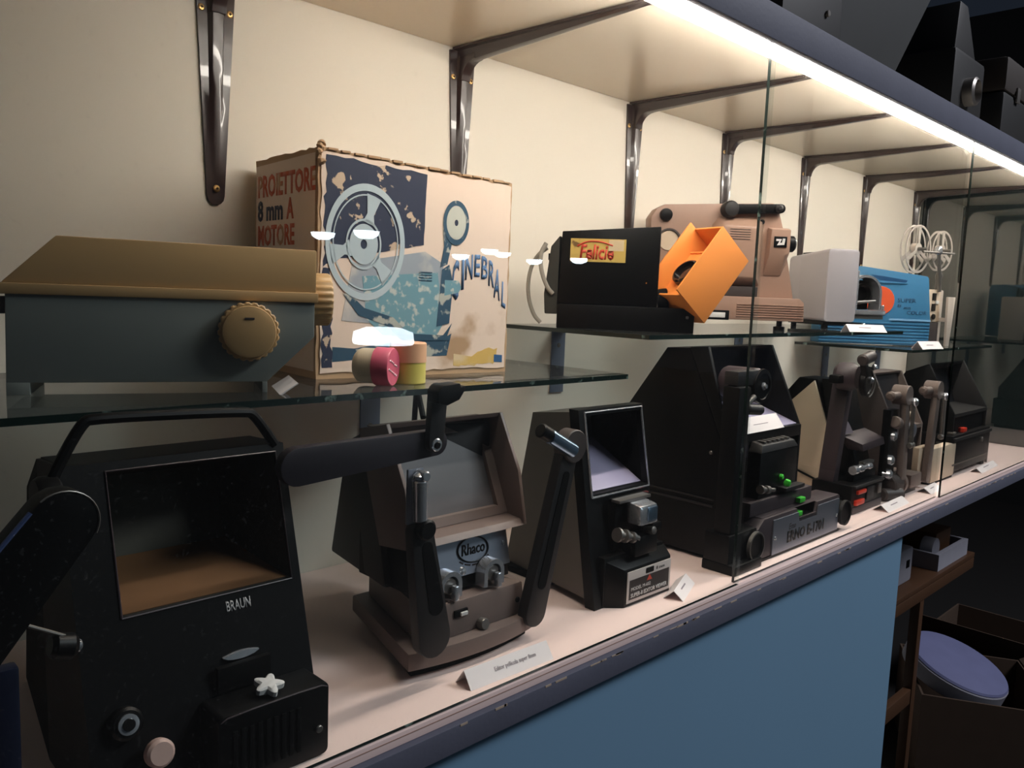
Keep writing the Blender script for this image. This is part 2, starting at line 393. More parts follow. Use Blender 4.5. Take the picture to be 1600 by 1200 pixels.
# ================================================================== black film viewer, nearest (folded arm, carrying handle)
def slant(y0, z0, k):
    return lambda x, z, d=0.0: (x, y0+k*(z-z0)+d, z)
t = thing('film_viewer', 'large black film editing viewer with carrying handle and brown tinted screen hood, nearest to us', 'film viewer', (0.27, -0.2, 0), world=True)
s = slant(-0.366, 0.009, 0.286)
X0, X1, Z0, Z1 = 0.176, 0.352, 0.004, 0.243
outer = [s(X0, Z0), s(X1, Z0), s(X1, Z1), s(X0, Z1)]
ox0, ox1, oz0, oz1 = 0.2065, 0.3435, 0.133, 0.2365
FR('front_frame', M_black, t, outer, [s(ox0, oz0), s(ox1, oz0), s(ox1, oz1), s(ox0, oz1)], (0, 0.006, 0))
bk = [(0.225, -0.245, 0.150), (0.325, -0.245, 0.150), (0.325, -0.225, 0.215), (0.225, -0.225, 0.215)]
fr = [s(ox0, oz0, 0.003), s(ox1, oz0, 0.003), s(ox1, oz1, 0.003), s(ox0, oz1, 0.003)]
RC('screen_hood', mat('hood_lining', (42, 40, 36), 0.7), t, fr, bk)
QD('hood_floor', mat('brown_reflection', (104, 70, 38), 0.7), t, [Vector(fr[0])+Vector((.002, .001, .0008)), Vector(fr[1])+Vector((-.002, .001, .0008)), Vector(bk[1])+Vector((0, -.001, .0012)), Vector(bk[0])+Vector((0, -.001, .0012))], (0, 0, 0.0006))  # warm reflection of the shelf, put in as a brown floor plate
QD('screen', mat('olive_screen', (70, 66, 54), 0.4), t, bk, (0, 0.002, 0))
TU('frame_rim', mat('dark_rim', (64, 54, 58), 0.4), t, [s(ox0, oz0, -0.0004), s(ox1, oz0, -0.0004), s(ox1, oz1, -0.0004), s(ox0, oz1, -0.0004), s(ox0, oz0, -0.0004)], 0.0009, 6)
LOH('rear_housing', M_blackm, t, [[s(X0, Z0, 0.007), s(X1, Z0, 0.007), s(X1, Z1, 0.007), s(X0, Z1, 0.007)], [(X0, -0.26, 0.004), (X1, -0.26, 0.004), (X1, -0.245, 0.24), (X0, -0.245, 0.24)], [(0.2, -0.1, 0.004), (0.33, -0.1, 0.004), (0.33, -0.12, 0.19), (0.2, -0.12, 0.19)]][1:])
for a, b, c, d, nm in ((X0, X0+0.003, Z0, Z1, 'side_panel'), (X1-0.003, X1, Z0, Z1, 'side_panel')):
    PR(nm, M_black, t, [(s(0, Z0, 0.006)[1], Z0), (-0.26, Z0), (-0.245, 0.24), (s(0, Z1, 0.006)[1], Z1)], 'x', a, b)
PR('top_panel', M_black, t, [(s(0, Z1)[1]+.006, Z1), (s(0, Z1)[1]+.006, Z1-.003), (-0.245, Z1-.005), (-0.245, Z1-.002)], 'x', X0+.0031, X1-.0031)
TU('handle', M_black, t, [(0.168, -0.30, 0.222), (0.171, -0.30, 0.236), (0.192, -0.298, 0.2735), (0.200, -0.298, 0.2765), (0.318, -0.298, 0.2725), (0.326, -0.298, 0.2695), (0.345, -0.298, 0.242)], 0.0042, 10, 2)
hub = LA('handle_hub', M_black, t, (0.160, -0.300, 0.222), (1, 0, 0), [(0.014, 0), (0.016, 0.003), (0.016, 0.014), (0.012, 0.0165)], 24)
n = (0, -1, 0.286); yd = (0, 0.286, 1)
TX('lettering', mat('grey_lettering', (170, 168, 168), 0.5), t, 'BRAUN', 0.0115, s(0.284, 0.1195, -0.0002), (1, 0, 0), yd, 0.0004, width=0.0205, bold=0.02)
LO('catch', M_chrome, t, [[Vector(s(0.276+0.03*i/8, 0.0875+0.002*math.sin(math.pi*i/8)+j, -0.0002-dd)) for i, j in [(i, 0.0) for i in range(9)]] + [Vector(s(0.276+0.03*i/8, 0.0865-0.0022*math.sin(math.pi*i/8), -0.0002-dd)) for i in range(7, 0, -1)] for j in (0,) for dd in (0, 0.003)])
B('gate_recess', M_blackm, t, (0.268, 0.312), (-0.3546, -0.349), (0.064, 0.084), 0.0008)
# lamp house with ribbed front
lh = PR('lamp_house', M_black, t, rrect(0.2535, 0.3465, 0.0012, 0.062, 0.005), 'y', -0.386, -0.352, 0.0015)
TU('lamp_house_rim', mat('dark_rim', (64, 54, 58), 0.4), lh, [(0.2555, -0.3855, 0.058), (0.262, -0.3862, 0.0612), (0.338, -0.3862, 0.0612), (0.3450, -0.3855, 0.058)], 0.0007, 6, 1)
for i in range(9): B('vent_rib', M_blackm, lh, (0.2645+i*0.0066, 0.268+i*0.0066), (-0.3875, -0.3862), (0.012, 0.049), 0.0004)
CY('screw', M_steel, lh, (0.337, -0.386, 0.025), (0.337, -0.3885, 0.025), 0.003, c=0.0006)
CY('screw', M_steel, lh, (0.262, -0.386, 0.010), (0.262, -0.3885, 0.010), 0.003, c=0.0006)
LA('star_knob', M_white, t, (0.300, -0.3715, 0.0615), (0, -0.25, 1), [(0.004, 0), (0.004, 0.004), (0.0095, 0.005), (0.0095, 0.009), (0.007, 0.0105)], 40, lambda i: 1+0.28*math.cos(5*2*math.pi*i/40))
k = LA('focus_knob', M_black, t, s(0.200, 0.064), n, [(0.0115, 0), (0.0115, 0.007), (0.0095, 0.009)], 28)
p = Vector(s(0.200, 0.064))+Vector(n).normalized()*0.009
LA('knob_ring', M_chrome, k, p, n, [(0.0072, 0), (0.0072, 0.002), (0.0052, 0.0022)], 24)
LA('knob_cap', M_black, k, p+Vector(n).normalized()*0.002, n, [(0.0045, 0), (0.004, 0.0018)], 20)
LA('light_knob', mat('pinkish_knob', (190, 160, 150), 0.5), t, s(0.217, 0.040), n, [(0.005, 0), (0.005, 0.010), (0.010, 0.011), (0.010, 0.017), (0.008, 0.019)], 20)
# folded left reel arm
def bar_xz(name, m, par, c0, c1, ra, rb, y0, y1, bevel=0.0015):
    return PR(name, m, par, stadium(c0, c1, ra, rb), 'y', y0, y1, bevel)
a = bar_xz('reel_arm', M_black, t, (0.075, 0.128), (0.1545, 0.226), 0.024, 0.0205, -0.386, -0.366, 0.002)
d = Vector((0.0795, 0, 0.098)).normalized(); pn = Vector((-d.z, 0, d.x))
q0 = Vector((0.075, -0.3862, 0.128))+pn*0.0245; q1 = Vector((0.1545, -0.3862, 0.226))+pn*0.0208-d*0.004
TU('arm_edge_reflection', mat('blue_reflection', (120, 140, 200), 0.25, 0.8), a, [q0, q1], 0.0016, 8)  # bluish reflection along the arm edge, built as a tinted strip
TU('arm_tip_rim', M_steel, a, [Vector((0.1545+0.0205*math.cos(tt), -0.3862, 0.226+0.0205*math.sin(tt))) for tt in [math.radians(130-12*i) for i in range(14)]], 0.0006, 6)
TU('crank_lever', M_steel, t, [(0.110, -0.380, 0.178), (0.157, -0.380, 0.150)], 0.0012, 8)
kk = LA('crank_knob', M_black, t, (0.1465, -0.378, 0.146), (1, 0.0, -0.25), [(0.006, 0), (0.0085, 0.003), (0.0085, 0.013), (0.006, 0.016)], 20)
LA('crank_cap', M_chrome, kk, (0.1625, -0.378, 0.142), (1, 0, -0.25), [(0.004, 0), (0.0042, 0.0015), (0.002, 0.003)], 14)
B('left_post', mat('bluish_dark', (30, 36, 60), 0.3, 0.4), t, (0.118, 0.131), (-0.372, -0.36), (0.002, 0.135), 0.002)
# right reel arm reaching across the next viewer
ra = PR('reel_arm', mat('violet_black', (40, 35, 42), 0.45), t, stadium((0.345, 0.229), (0.492, 0.2345), 0.0165, 0.0125), 'y', -0.3385, -0.3275, 0.0015)
CY('pivot_bolt', M_chrome, ra, (0.4845, -0.3385, 0.2345), (0.4845, -0.3475, 0.2345), 0.0062, seg=24)
CY('bolt_core', M_black, ra, (0.4845, -0.3475, 0.2345), (0.4845, -0.3490, 0.2345), 0.0035)
PR('crank_arm', M_soot, ra, stadium((0.4845, 0.236), (0.487, 0.283), 0.0088, 0.0095), 'y', -0.3465, -0.3387, 0.001)
PR('wing_knob', M_black, ra, [(0.4725, 0.276), (0.484, 0.2735), (0.498, 0.278), (0.5055, 0.2875), (0.5045, 0.2915), (0.4995, 0.290), (0.4985, 0.294), (0.477, 0.2925), (0.472, 0.287)], 'y', -0.362, -0.345, 0.003)

# ================================================================== grey brown viewer with silver plate
t = thing('film_viewer', 'grey brown film viewer with hooded grey screen and silver name plate on its front', 'film viewer', (0.56, -0.2, 0), world=True)
def arcfront(x0, x1, ye, bulge, yb, n=12, tp=0.045):
    pts = []
    for i in range(n+1):
        u = i/n; pts.append((x0+(x1-x0)*u, ye-bulge*(1-(2*u-1)**2)))
    return pts + [(x1-tp, yb), (x0+tp, yb)]
PR('rubber_foot', M_blackm, t, arcfront(0.479, 0.640, -0.323, 0.010, -0.18), 'z', 0.0, 0.011)
PR('plinth', M_brown, t, arcfront(0.468, 0.647, -0.333, 0.012, -0.17), 'z', 0.011, 0.029, 0.002)
LO('lower_box', M_brown, t, [[(0.4865, -0.329, 0.029), (0.632, -0.329, 0.029), (0.595, -0.18, 0.029), (0.528, -0.18, 0.029)], [(0.490, -0.326, 0.064), (0.629, -0.326, 0.064), (0.595, -0.18, 0.067), (0.528, -0.18, 0.067)]], 0.002)
LO('gate_block', M_black, t, [[(0.500, -0.308, 0.0672), (0.626, -0.308, 0.0672), (0.626, -0.2, 0.0672), (0.500, -0.2, 0.0672)], [(0.500, -0.294, 0.125), (0.626, -0.294, 0.125), (0.626, -0.2, 0.125), (0.500, -0.2, 0.125)]], 0.002)
LO('body', M_soot, t, [[(0.492, -0.26, 0.0675), (0.640, -0.26, 0.0675), (0.640, -0.255, 0.232), (0.492, -0.225, 0.232)], [(0.515, -0.12, 0.0675), (0.615, -0.12, 0.0675), (0.615, -0.15, 0.205), (0.515, -0.15, 0.205)]], 0.004)
side = [(-0.268, 0.243), (-0.301, 0.181), (-0.3135, 0.1225), (-0.26, 0.116), (-0.22, 0.232)]
PR('hood_side', M_brown, t, side, 'x', 0.641, 0.6455, 0.0008); PR('hood_side', M_brown, t, side, 'x', 0.4835, 0.488, 0.0008)
PR('hood_top', M_brown, t, [(-0.268, 0.243), (-0.22, 0.232), (-0.222, 0.228), (-0.265, 0.238)], 'x', 0.488, 0.641, 0.0006)
PR('hood_floor', M_brown, t, [(-0.3135, 0.1225), (-0.26, 0.116), (-0.258, 0.133), (-0.308, 0.1285)], 'x', 0.488, 0.641, 0.0006)
FR('screen_bezel', M_brown, t, [(0.4881, -0.287, 0.131), (0.6409, -0.287, 0.131), (0.6409, -0.240, 0.236), (0.4881, -0.240, 0.236)], [(0.502, -0.283, 0.140), (0.629, -0.283, 0.140), (0.629, -0.247, 0.221), (0.502, -0.247, 0.221)], (0, 0.012, 0))
QD('screen', M_screen, t, [(0.5015, -0.277, 0.139), (0.6295, -0.277, 0.139), (0.6295, -0.241, 0.222), (0.5015, -0.241, 0.222)], (0, 0.002, 0))
np_ = QD('name_plate', M_silver, t, [(0.518, -0.3105, 0.082), (0.624, -0.3105, 0.082), (0.6265, -0.2985, 0.1215), (0.5155, -0.2985, 0.1215)], (0, 0.0045, 0))
nu = Vector((0, 0.012, 0.0395)).normalized()
def onplate(x, z, d=0.0): return Vector((x, -0.3105+(z-0.082)*0.012/0.0395-d, z))
bm = bmesh.new(); pts = [onplate(0.574+0.0215*math.cos(a), 0.1055+0.0125*math.sin(a), 0.0009) for a in [2*math.pi*i/40 for i in range(40)]]
add_tube(bm, pts+[pts[0]], 0.0009, 6); link('logo_oval', bm, M_black, np_)
TX('lettering', M_black, np_, 'Rhaco', 0.016, onplate(0.5565, 0.101, 0.0002), (1, 0, 0), nu, 0.0005, width=0.034, bold=0.015, shear=0.3)
bm = bmesh.new()
for i in range(22):
    a = math.radians(222+96*i/21); c = onplate(0.574+0.027*math.cos(a), 0.1075+0.0175*math.sin(a), 0.0003)
    if i % 5 != 3: add_box(bm, (c.x-0.0007, c.x+0.0006), (c.y-0.0003, c.y+0.0003), (c.z-0.0009, c.z+0.0009))
link('small_print', bm, M_dbrown, np_, flat=True)
for x, z in ((0.524, 0.095), (0.6185, 0.104)): c = onplate(x, z); LA('screw', M_chrome, np_, c, (0, -1, 0.3), [(0.0026, 0), (0.0024, 0.001), (0.0008, 0.0014)], 14)
def roller(par, x, y, z, m=M_chrome):
    r = bmesh.new(); out = [(x-0.0145, z-0.012)]+[(x+0.0145*math.cos(a), z+0.002+0.0145*math.sin(a)) for a in [math.pi-math.pi*i/12 for i in range(13)]]+[(x+0.0145, z-0.012)]
    inn = [(x+0.0095, z-0.012)]+[(x+0.0095*math.cos(a), z+0.002+0.0095*math.sin(a)) for a in [math.pi*i/12 for i in range(13)]]+[(x-0.0095, z-0.012)]
    n = len(out); rows = []
    for i in range(n):
        o, q = out[i], inn[n-1-i]; rows.append([(o[0], y, o[1]), (q[0], y, q[1]), (q[0], y+0.014, q[1]), (o[0], y+0.014, o[1])])
    add_loft(r, rows); b = link('film_roller', r, m, par)
    CY('roller_drum', M_steel, b, (x, y+0.002, z+0.001), (x, y+0.012, z+0.001), 0.0085)
    B('roller_slider', m, b, (x+0.0005, x+0.0058), (y-0.006, y+0.001), (z-0.013, z+0.002), 0.0008)
roller(t, 0.5285, -0.3235, 0.079); roller(t, 0.5885, -0.3235, 0.080)
LA('lens_nub', M_chrome, t, (0.556, -0.302, 0.0855), (0, -1, 0.1), [(0.0062, 0), (0.0062, 0.005), (0.004, 0.008), (0.001, 0.009)], 20)
LA('dial', M_steel, t, (0.5655, -0.3275, 0.0335), (0, -1, 0.15), [(0.006, 0), (0.006, 0.008), (0.005, 0.0095)], 32, lambda i: 1+0.05*(i % 2))
sw = B('switch_frame', M_blackm, t, (0.5295, 0.547), (-0.3292, -0.3265), (0.0478, 0.0552), 0.0004)
B('switch_slider', M_white, sw, (0.5365, 0.5455), (-0.3312, -0.3288), (0.0490, 0.0528), 0.0006)
for x, z in ((0.5035, 0.0435), (0.6205, 0.0455)): CY('screw_hole', M_blackm, t, (x, -0.3265, z), (x, -0.3292, z), 0.0031)
# left crank arm
ca = bar_xz('crank_arm', M_soot, t, (0.4830, 0.0485), (0.4650, 0.155), 0.0195, 0.0125, -0.3545, -0.342, 0.002)
PR('arm_slot', M_blackm, ca, stadium((0.483, 0.080), (0.470, 0.140), 0.0085, 0.006), 'y', -0.3552, -0.3546)
LA('arm_joint', M_black, ca, (0.4655, -0.346, 0.159), (0, -1, 0.0), [(0.010, 0), (0.010, 0.014), (0.008, 0.016)], 20)
CY('grip', M_chrome, ca, (0.4600, -0.3545, 0.168), (0.4565, -0.3575, 0.208), 0.0075, 0.0078, 20, 0.0015)
LA('grip_cap', M_chrome, ca, (0.4563, -0.3577, 0.209), (-0.08, -0.08, 1), [(0.007, 0), (0.006, 0.003), (0.002, 0.0055)], 18)
B('grip_plate', M_silver, ca, (0.4475, 0.4655), (-0.352, -0.349), (0.165, 0.2165), 0.0012)
CY('grip_screw', M_chrome, ca, (0.4585, -0.352, 0.211), (0.4585, -0.3655, 0.211), 0.0048)
# right crank arm
ca = bar_xz('crank_arm', M_soot, t, (0.6335, 0.0315), (0.6795, 0.2085), 0.0155, 0.0125, -0.345, -0.331, 0.002)
PR('arm_slot', M_blackm, ca, stadium((0.6405, 0.064), (0.672, 0.180), 0.0065, 0.005), 'y', -0.3458, -0.3451)
CY('arm_hub', M_dbrown, ca, (0.682, -0.331, 0.2125), (0.682, -0.349, 0.2125), 0.0185, seg=32, c=0.001)
CY('grip', mat('blue_chrome', (150, 178, 205), 0.2, 0.9), ca, (0.629, -0.357, 0.2305), (0.668, -0.357, 0.2105), 0.0080, seg=20, c=0.001)
LA('grip_cap', M_chrome, ca, (0.668, -0.357, 0.2105), (0.86, -0.1, -0.5), [(0.0042, -0.001), (0.0042, 0.002), (0.002, 0.0042)], 16)
CY('grip_knob', M_black, ca, (0.614, -0.357, 0.2385), (0.629, -0.357, 0.2307), 0.0080, seg=20, c=0.0015)
TU('film_loop', M_black, t, [(0.585, -0.20, 0.232), (0.60, -0.17, 0.258), (0.612, -0.15, 0.268), (0.622, -0.14, 0.262), (0.628, -0.13, 0.235), (0.628, -0.128, 0.20)], 0.0035, 8, 2)

# ================================================================== taupe viewer with chrome framed screen
t = thing('film_viewer', 'slim taupe film viewer with chrome framed dark screen and black label base', 'film viewer', (0.81, -0.25, 0), world=True)
s = slant(-0.332, 0.0, 0.168)
LOH('body', M_greybody, t, [[s(0.7525, 0.010, 0.0152), s(0.876, 0.010, 0.0152), s(0.876, 0.236, 0.0152), s(0.7525, 0.236, 0.0152)], [(0.780, -0.148, 0.010), (0.858, -0.148, 0.010), (0.858, -0.197, 0.224), (0.770, -0.197, 0.224)]])
B('foot', M_blackm, t, (0.768, 0.786), (-0.24, -0.15), (0.0, 0.0098), 0.002); B('foot', M_blackm, t, (0.842, 0.856), (-0.24, -0.15), (0.0, 0.0098), 0.002)
ix0, ix1, iz0, iz1 = 0.7645, 0.8745, 0.137, 0.2325
FR('front_frame', M_black, t, [s(0.7505, 0.0), s(0.8835, 0.0), s(0.8785, 0.240), s(0.7500, 0.240)], [s(ix0, iz0), s(ix1, iz0), s(ix1, iz1), s(ix0, iz1)], (0, 0.015, 0))
bm = bmesh.new()
q = [s(0.7615, 0.1335, -0.001), s(0.8775, 0.1335, -0.001), s(0.8745, 0.2365, -0.001), s(0.7600, 0.2365, -0.001)]
add_tube(bm, q+[q[0]], 0.0016, 8); link('chrome_frame', bm, M_chrome, t)
bk = [(0.776, -0.228, 0.186), (0.858, -0.228, 0.186), (0.858, -0.222, 0.222), (0.776, -0.222, 0.222)]
RC('screen_hood', M_blackm, t, [s(ix0, iz0, 0.008), s(ix1, iz0, 0.008), s(ix1, iz1, 0.008), s(ix0, iz1, 0.008)], bk)
QD('screen', mat('dark_blue_screen', (12, 13, 20), 0.35), t, bk, (0, 0.002, 0))
f0 = [Vector(s(ix0, iz0, 0.008)), Vector(s(ix1, iz0, 0.008)), Vector(bk[1]), Vector(bk[0])]
QD('hood_floor', mat('lilac_lining', (150, 144, 172), 0.5), t, [p+Vector((0.0015 if i in (0, 3) else -0.0015, 0.0005, 0.001)) for i, p in enumerate(f0)], (0, 0, 0.0006))
LO('base_box', M_black, t, [[(0.767, -0.333, 0.0), (0.786, -0.349, 0.0), (0.8825, -0.349, 0.0), (0.889, -0.333, 0.0)], [(0.767, -0.3325, 0.058), (0.786, -0.348, 0.0475), (0.8825, -0.348, 0.0475), (0.889, -0.3325, 0.058)]], 0.0015)
B('back_block', M_black, t, (0.765, 0.886), (-0.3326, -0.316), (0.0, 0.062), 0.001)
lp = B('label_plate', mat('pale_label', (196, 188, 184), 0.5), t, (0.7895, 0.8805), (-0.3502, -0.349), (0.0045, 0.0445), 0.0003)
B('label_field', mat('label_black', (28, 22, 22), 0.5), lp, (0.7935, 0.8765), (-0.3506, -0.3502), (0.0085, 0.0335), 0)
TX('lettering', M_white, lp, 'MODEL M-602', 0.0062, (0.7965, -0.3506, 0.0195), (1, 0, 0), (0, 0, 1), 0.0003, width=0.040)
TX('lettering', M_white, lp, 'SUPER-8 EDITOR VIEWER', 0.0072, (0.7965, -0.3506, 0.0110), (1, 0, 0), (0, 0, 1), 0.0003, width=0.076, bold=0.01)
PR('red_emblem', M_red, lp, [(0.8285, 0.0265), (0.8395, 0.0265), (0.834, 0.0335)], 'y', -0.3510, -0.3506)
TX('lettering', MATS['label_black'], lp, '8 mm', 0.0060, (0.848, -0.3502, 0.0365), (1, 0, 0), (0, 0, 1), 0.0003, width=0.018)
B('label_window', M_blackm, lp, (0.8265, 0.8425), (-0.3508, -0.3502), (0.0358, 0.0425), 0)
# film gate
g = B('film_gate', M_blackm, t, (0.789, 0.857), (-0.326, -0.3145), (0.066, 0.130), 0.001)
B('gate_lid', M_steel, g, (0.788, 0.852), (-0.333, -0.3195), (0.1265, 0.1305), 0.001)
gb = LO('gate_cover', M_chrome, g, [[(0.8115, -0.349, 0.098), (0.8480, -0.349, 0.098), (0.8480, -0.327, 0.098), (0.8115, -0.327, 0.098)], [(0.8085, -0.349, 0.123), (0.8445, -0.349, 0.123), (0.8445, -0.327, 0.127), (0.8085, -0.327, 0.127)]], 0.003)
B('cover_window', mat('blue_chrome', (150, 178, 205), 0.2, 0.9), gb, (0.8245, 0.8435), (-0.3506, -0.3485), (0.103, 0.120), 0.0006)
bm = bmesh.new(); add_lathe(bm, (0.776, -0.340, 0.0925), (1, -0.1, -0.28), [(0.0085, 0), (0.009, 0.003), (0.005, 0.004), (0.005, 0.012), (0.0082, 0.013), (0.0082, 0.017), (0.0045, 0.018), (0.0045, 0.026), (0.007, 0.027), (0.007, 0.031), (0.004, 0.032), (0.004, 0.040)], 22); link('film_rollers', bm, M_steel, g)
B('gate_block', M_black, g, (0.806, 0.852), (-0.347, -0.326), (0.0592, 0.084), 0.002)
B('gate_hinge', M_black, g, (0.842, 0.862), (-0.345, -0.328), (0.0845, 0.0955), 0.0015)
LA('gate_button', M_steel, g, (0.838, -0.347, 0.0885), (0, -1, 0.2), [(0.005, -0.01), (0.005, 0.004), (0.003, 0.005)], 16)
B('red_marker', mat('dark_red', (96, 22, 28), 0.5), t, (0.856, 0.872), (-0.3150, -0.3085), (0.1185, 0.1275), 0.0006)
TU('rear_cable', M_black, t, [(0.877, -0.25, 0.02), (0.90, -0.262, 0.006), (0.925, -0.262, 0.004), (0.935, -0.23, 0.0032), (0.92, -0.18, 0.0032)], 0.003, 8, 2)

# ================================================================== big black viewer with green buttons
t = thing('film_viewer', 'big black film viewer with green buttons, silver front plate and thick column', 'film viewer', (1.2, -0.22, 0), world=True)
prof = [(-0.29, 0.312), (-0.222, 0.306), (-0.115, 0.155), (-0.115, 0.006), (-0.325, 0.006), (-0.322, 0.178)]
def ringx(x, pr): return [(x, a, b) for a, b in pr]
hood_s = [(-0.262, 0.308), (-0.222, 0.306), (-0.115, 0.155), (-0.115, 0.006), (-0.322, 0.006), (-0.322, 0.178)]
PR('side_panel', M_black, t, hood_s, 'x', 1.030, 1.036, 0.001); PR('side_panel', M_black, t, hood_s, 'x', 1.274, 1.280, 0.001)
PR('side_frame', M_black, t, [(-0.292, 0.312), (-0.262, 0.309), (-0.324, 0.178), (-0.335, 0.178)], 'x', 1.030, 1.036, 0.0005)
PR('roof_panel', M_black, t, [(-0.262, 0.308), (-0.222, 0.306), (-0.223, 0.302), (-0.260, 0.303)], 'x', 1.0361, 1.2739)
PR('back_panel', M_blackm, t, [(-0.222, 0.3055), (-0.115, 0.155), (-0.115, 0.006), (-0.119, 0.006), (-0.119, 0.154), (-0.224, 0.302)], 'x', 1.0361, 1.2739)
PR('hood_floor', mat('lilac_lining', (150, 144, 172), 0.5), t, [(-0.316, 0.1835), (-0.225, 0.213), (-0.225, 0.211), (-0.316, 0.1815)], 'x', 1.0361, 1.2739)
PR('screen', mat('dark_blue_screen', (12, 13, 20), 0.35), t, [(-0.225, 0.212), (-0.226, 0.303), (-0.223, 0.303), (-0.222, 0.212)], 'x', 1.0361, 1.2739)
B('front_lip', M_black, t, (1.0361, 1.2739), (-0.325, -0.3165), (0.165, 0.183), 0.0015)
B('front_panel', M_blackm, t, (1.0361, 1.2739), (-0.3165, -0.311), (0.006, 0.181), 0)
B('groove_strip', M_soot, t, (1.0275, 1.0298), (-0.318, -0.125), (0.0800, 0.0835), 0.0005); B('groove_strip', M_soot, t, (1.0275, 1.0298), (-0.318, -0.125), (0.0900, 0.0925), 0.0005)
CY('side_screw', M_steel, t, (1.0298, -0.309, 0.160), (1.0270, -0.309, 0.160), 0.0028)
# base with silver front plate
bs = PR('base', M_purple, t, [(1.072, 0.004), (1.345, 0.004), (1.345, 0.064), (1.262, 0.064), (1.258, 0.046), (1.199, 0.046), (1.194, 0.064), (1.090, 0.064), (1.072, 0.050)], 'y', -0.368, -0.3255, 0.003)
B('base_edge', M_black, t, (1.075, 1.350), (-0.3685, -0.3255), (0.0, 0.0038), 0)
pl = PR('front_plate', M_silver, bs, [(1.116, 0.005), (1.340, 0.005), (1.340, 0.058), (1.263, 0.058), (1.259, 0.042), (1.198, 0.042), (1.194, 0.058), (1.116, 0.058)], 'y', -0.3700, -0.3682)
TX('lettering', M_black, pl, 'ERNO E-1701', 0.0235, (1.160, -0.3700, 0.0165), (1, 0, 0), (0, 0, 1), 0.0004, width=0.125, bold=0.035)
TX('lettering', M_dbrown, pl, 'Erno', 0.014, (1.164, -0.3700, 0.0355), (1, 0, 0), (0, 0, 1), 0.0003, width=0.022, shear=0.25)
for x, z in ((1.122, 0.0300), (1.334, 0.0300)): LA('screw', M_chrome, pl, (x, -0.3700, z), (0, -1, 0), [(0.003, 0), (0.0025, 0.001), (0.001, 0.0014)], 12)
B('base_step', M_purple, t, (1.090, 1.262), (-0.3635, -0.3260), (0.0642, 0.0645), 0)
B('middle_step', M_purple, t, (1.075, 1.272), (-0.352, -0.3256), (0.0646, 0.0860), 0.002)
B('button_tray', M_blackm, t, (1.196, 1.262), (-0.366, -0.353), (0.0462, 0.0475), 0)
mo = B('lamp_house', M_black, t, (1.105, 1.222), (-0.347, -0.3256), (0.0862, 0.156), 0.002)
lt = LO('lamp_lid', M_soot, mo, [[(1.105, -0.3475, 0.1561), (1.222, -0.3475, 0.1561), (1.222, -0.3256, 0.1561), (1.105, -0.3256, 0.1561)], [(1.114, -0.344, 0.1665), (1.213, -0.344, 0.1665), (1.213, -0.3256, 0.1705), (1.114, -0.3256, 0.1705)]], 0.001)
for i in range(6): B('vent_slat', M_steel, lt, (1.124+i*0.0142, 1.131+i*0.0142), (-0.341, -0.328), (0.1676, 0.1712), 0.0003)
B('gate_ledge', M_soot, mo, (1.163, 1.224), (-0.362, -0.3472), (0.0925, 0.0985), 0.001)
LA('gate_roller', M_steel, mo, (1.092, -0.356, 0.1055), (1, 0, -0.15), [(0.0065, 0), (0.0065, 0.005), (0.004, 0.006), (0.004, 0.016), (0.0062, 0.017), (0.0062, 0.025), (0.003, 0.026), (0.003, 0.044)], 18)
LA('green_button', M_green, mo, (1.180, -0.353, 0.099), (0, -0.3, 1), [(0.005, 0), (0.0055, 0.006), (0.004, 0.009)], 16)
LA('green_button', M_green, mo, (1.168, -0.3478, 0.1135), (0, -1, 0), [(0.0042, 0), (0.0042, 0.004), (0.003, 0.005)], 16)
B('green_button', M_green, t, (1.216, 1.235), (-0.3605, -0.3522), (0.0665, 0.0745), 0.002)
B('green_button', M_green, t, (1.199, 1.219), (-0.365, -0.356), (0.0476, 0.0555), 0.002)
B('button_guide', M_purple, t, (1.200, 1.256), (-0.3695, -0.367), (0.0462, 0.0488), 0.0005)
# left foot, discs, column and reel hub
B('left_foot', M_black, t, (0.996, 1.0715), (-0.378, -0.325), (0.0, 0.014), 0.002)
B('left_block', M_black, t, (0.996, 1.0715), (-0.3665, -0.327), (0.0141, 0.055), 0.002)
for x, z in ((1.062, 0.030), (1.362, 0.030)):
    bm = bmesh.new(); ring2d(bm, x, z, 0.0215, 0.0190, -0.3745, -0.369, 40); link('disc_rim', bm, M_steel if x < 1.2 else M_soot, t)
    CY('reel_disc', M_black, t, (x, -0.3715, z), (x, -0.3668 if x < 1.2 else -0.34, z), 0.0190, seg=36)
B('column', M_black, t, (1.000, 1.030), (-0.3645, -0.338), (0.0552, 0.262), 0.003)
B('column_head', M_soot, t, (1.006, 1.070), (-0.357, -0.335), (0.2623, 0.283), 0.003)
hb = LA('reel_hub', M_purple, t, (1.070, -0.300, 0.2605), (0, -1, 0), [(0.022, 0), (0.024, 0.004), (0.0245, 0.050), (0.0215, 0.053)], 36)
LA('hub_disc', M_black, hb, (1.074, -0.3535, 0.2595), (0, -1, 0), [(0.0240, 0), (0.0250, 0.002), (0.0245, 0.0055), (0.019, 0.006), (0.018, 0.0045), (0.003, 0.0045)], 40)
LA('hub_bolt', M_chrome, hb, (1.074, -0.357, 0.2595), (0, -1, 0), [(0.0055, 0), (0.0055, 0.003), (0.003, 0.004), (0.003, 0.007)], 16)
TU('crank_rod', M_steel, hb, [(1.035, -0.356, 0.235), (1.052, -0.358, 0.246)], 0.004, 10)
CY('crank_grip', M_soot, hb, (1.028, -0.360, 0.230), (1.068, -0.360, 0.226), 0.0075, seg=18, c=0.002)
c = PR('card', M_paper, None, [(-0.3265, 0.1832), (-0.3105, 0.2040), (-0.3095, 0.2036), (-0.3250, 0.1832)], 'x', 1.088, 1.212)
tag(c, 'small white caption card lying on the hood lip of the big black viewer', 'card', 'caption cards')
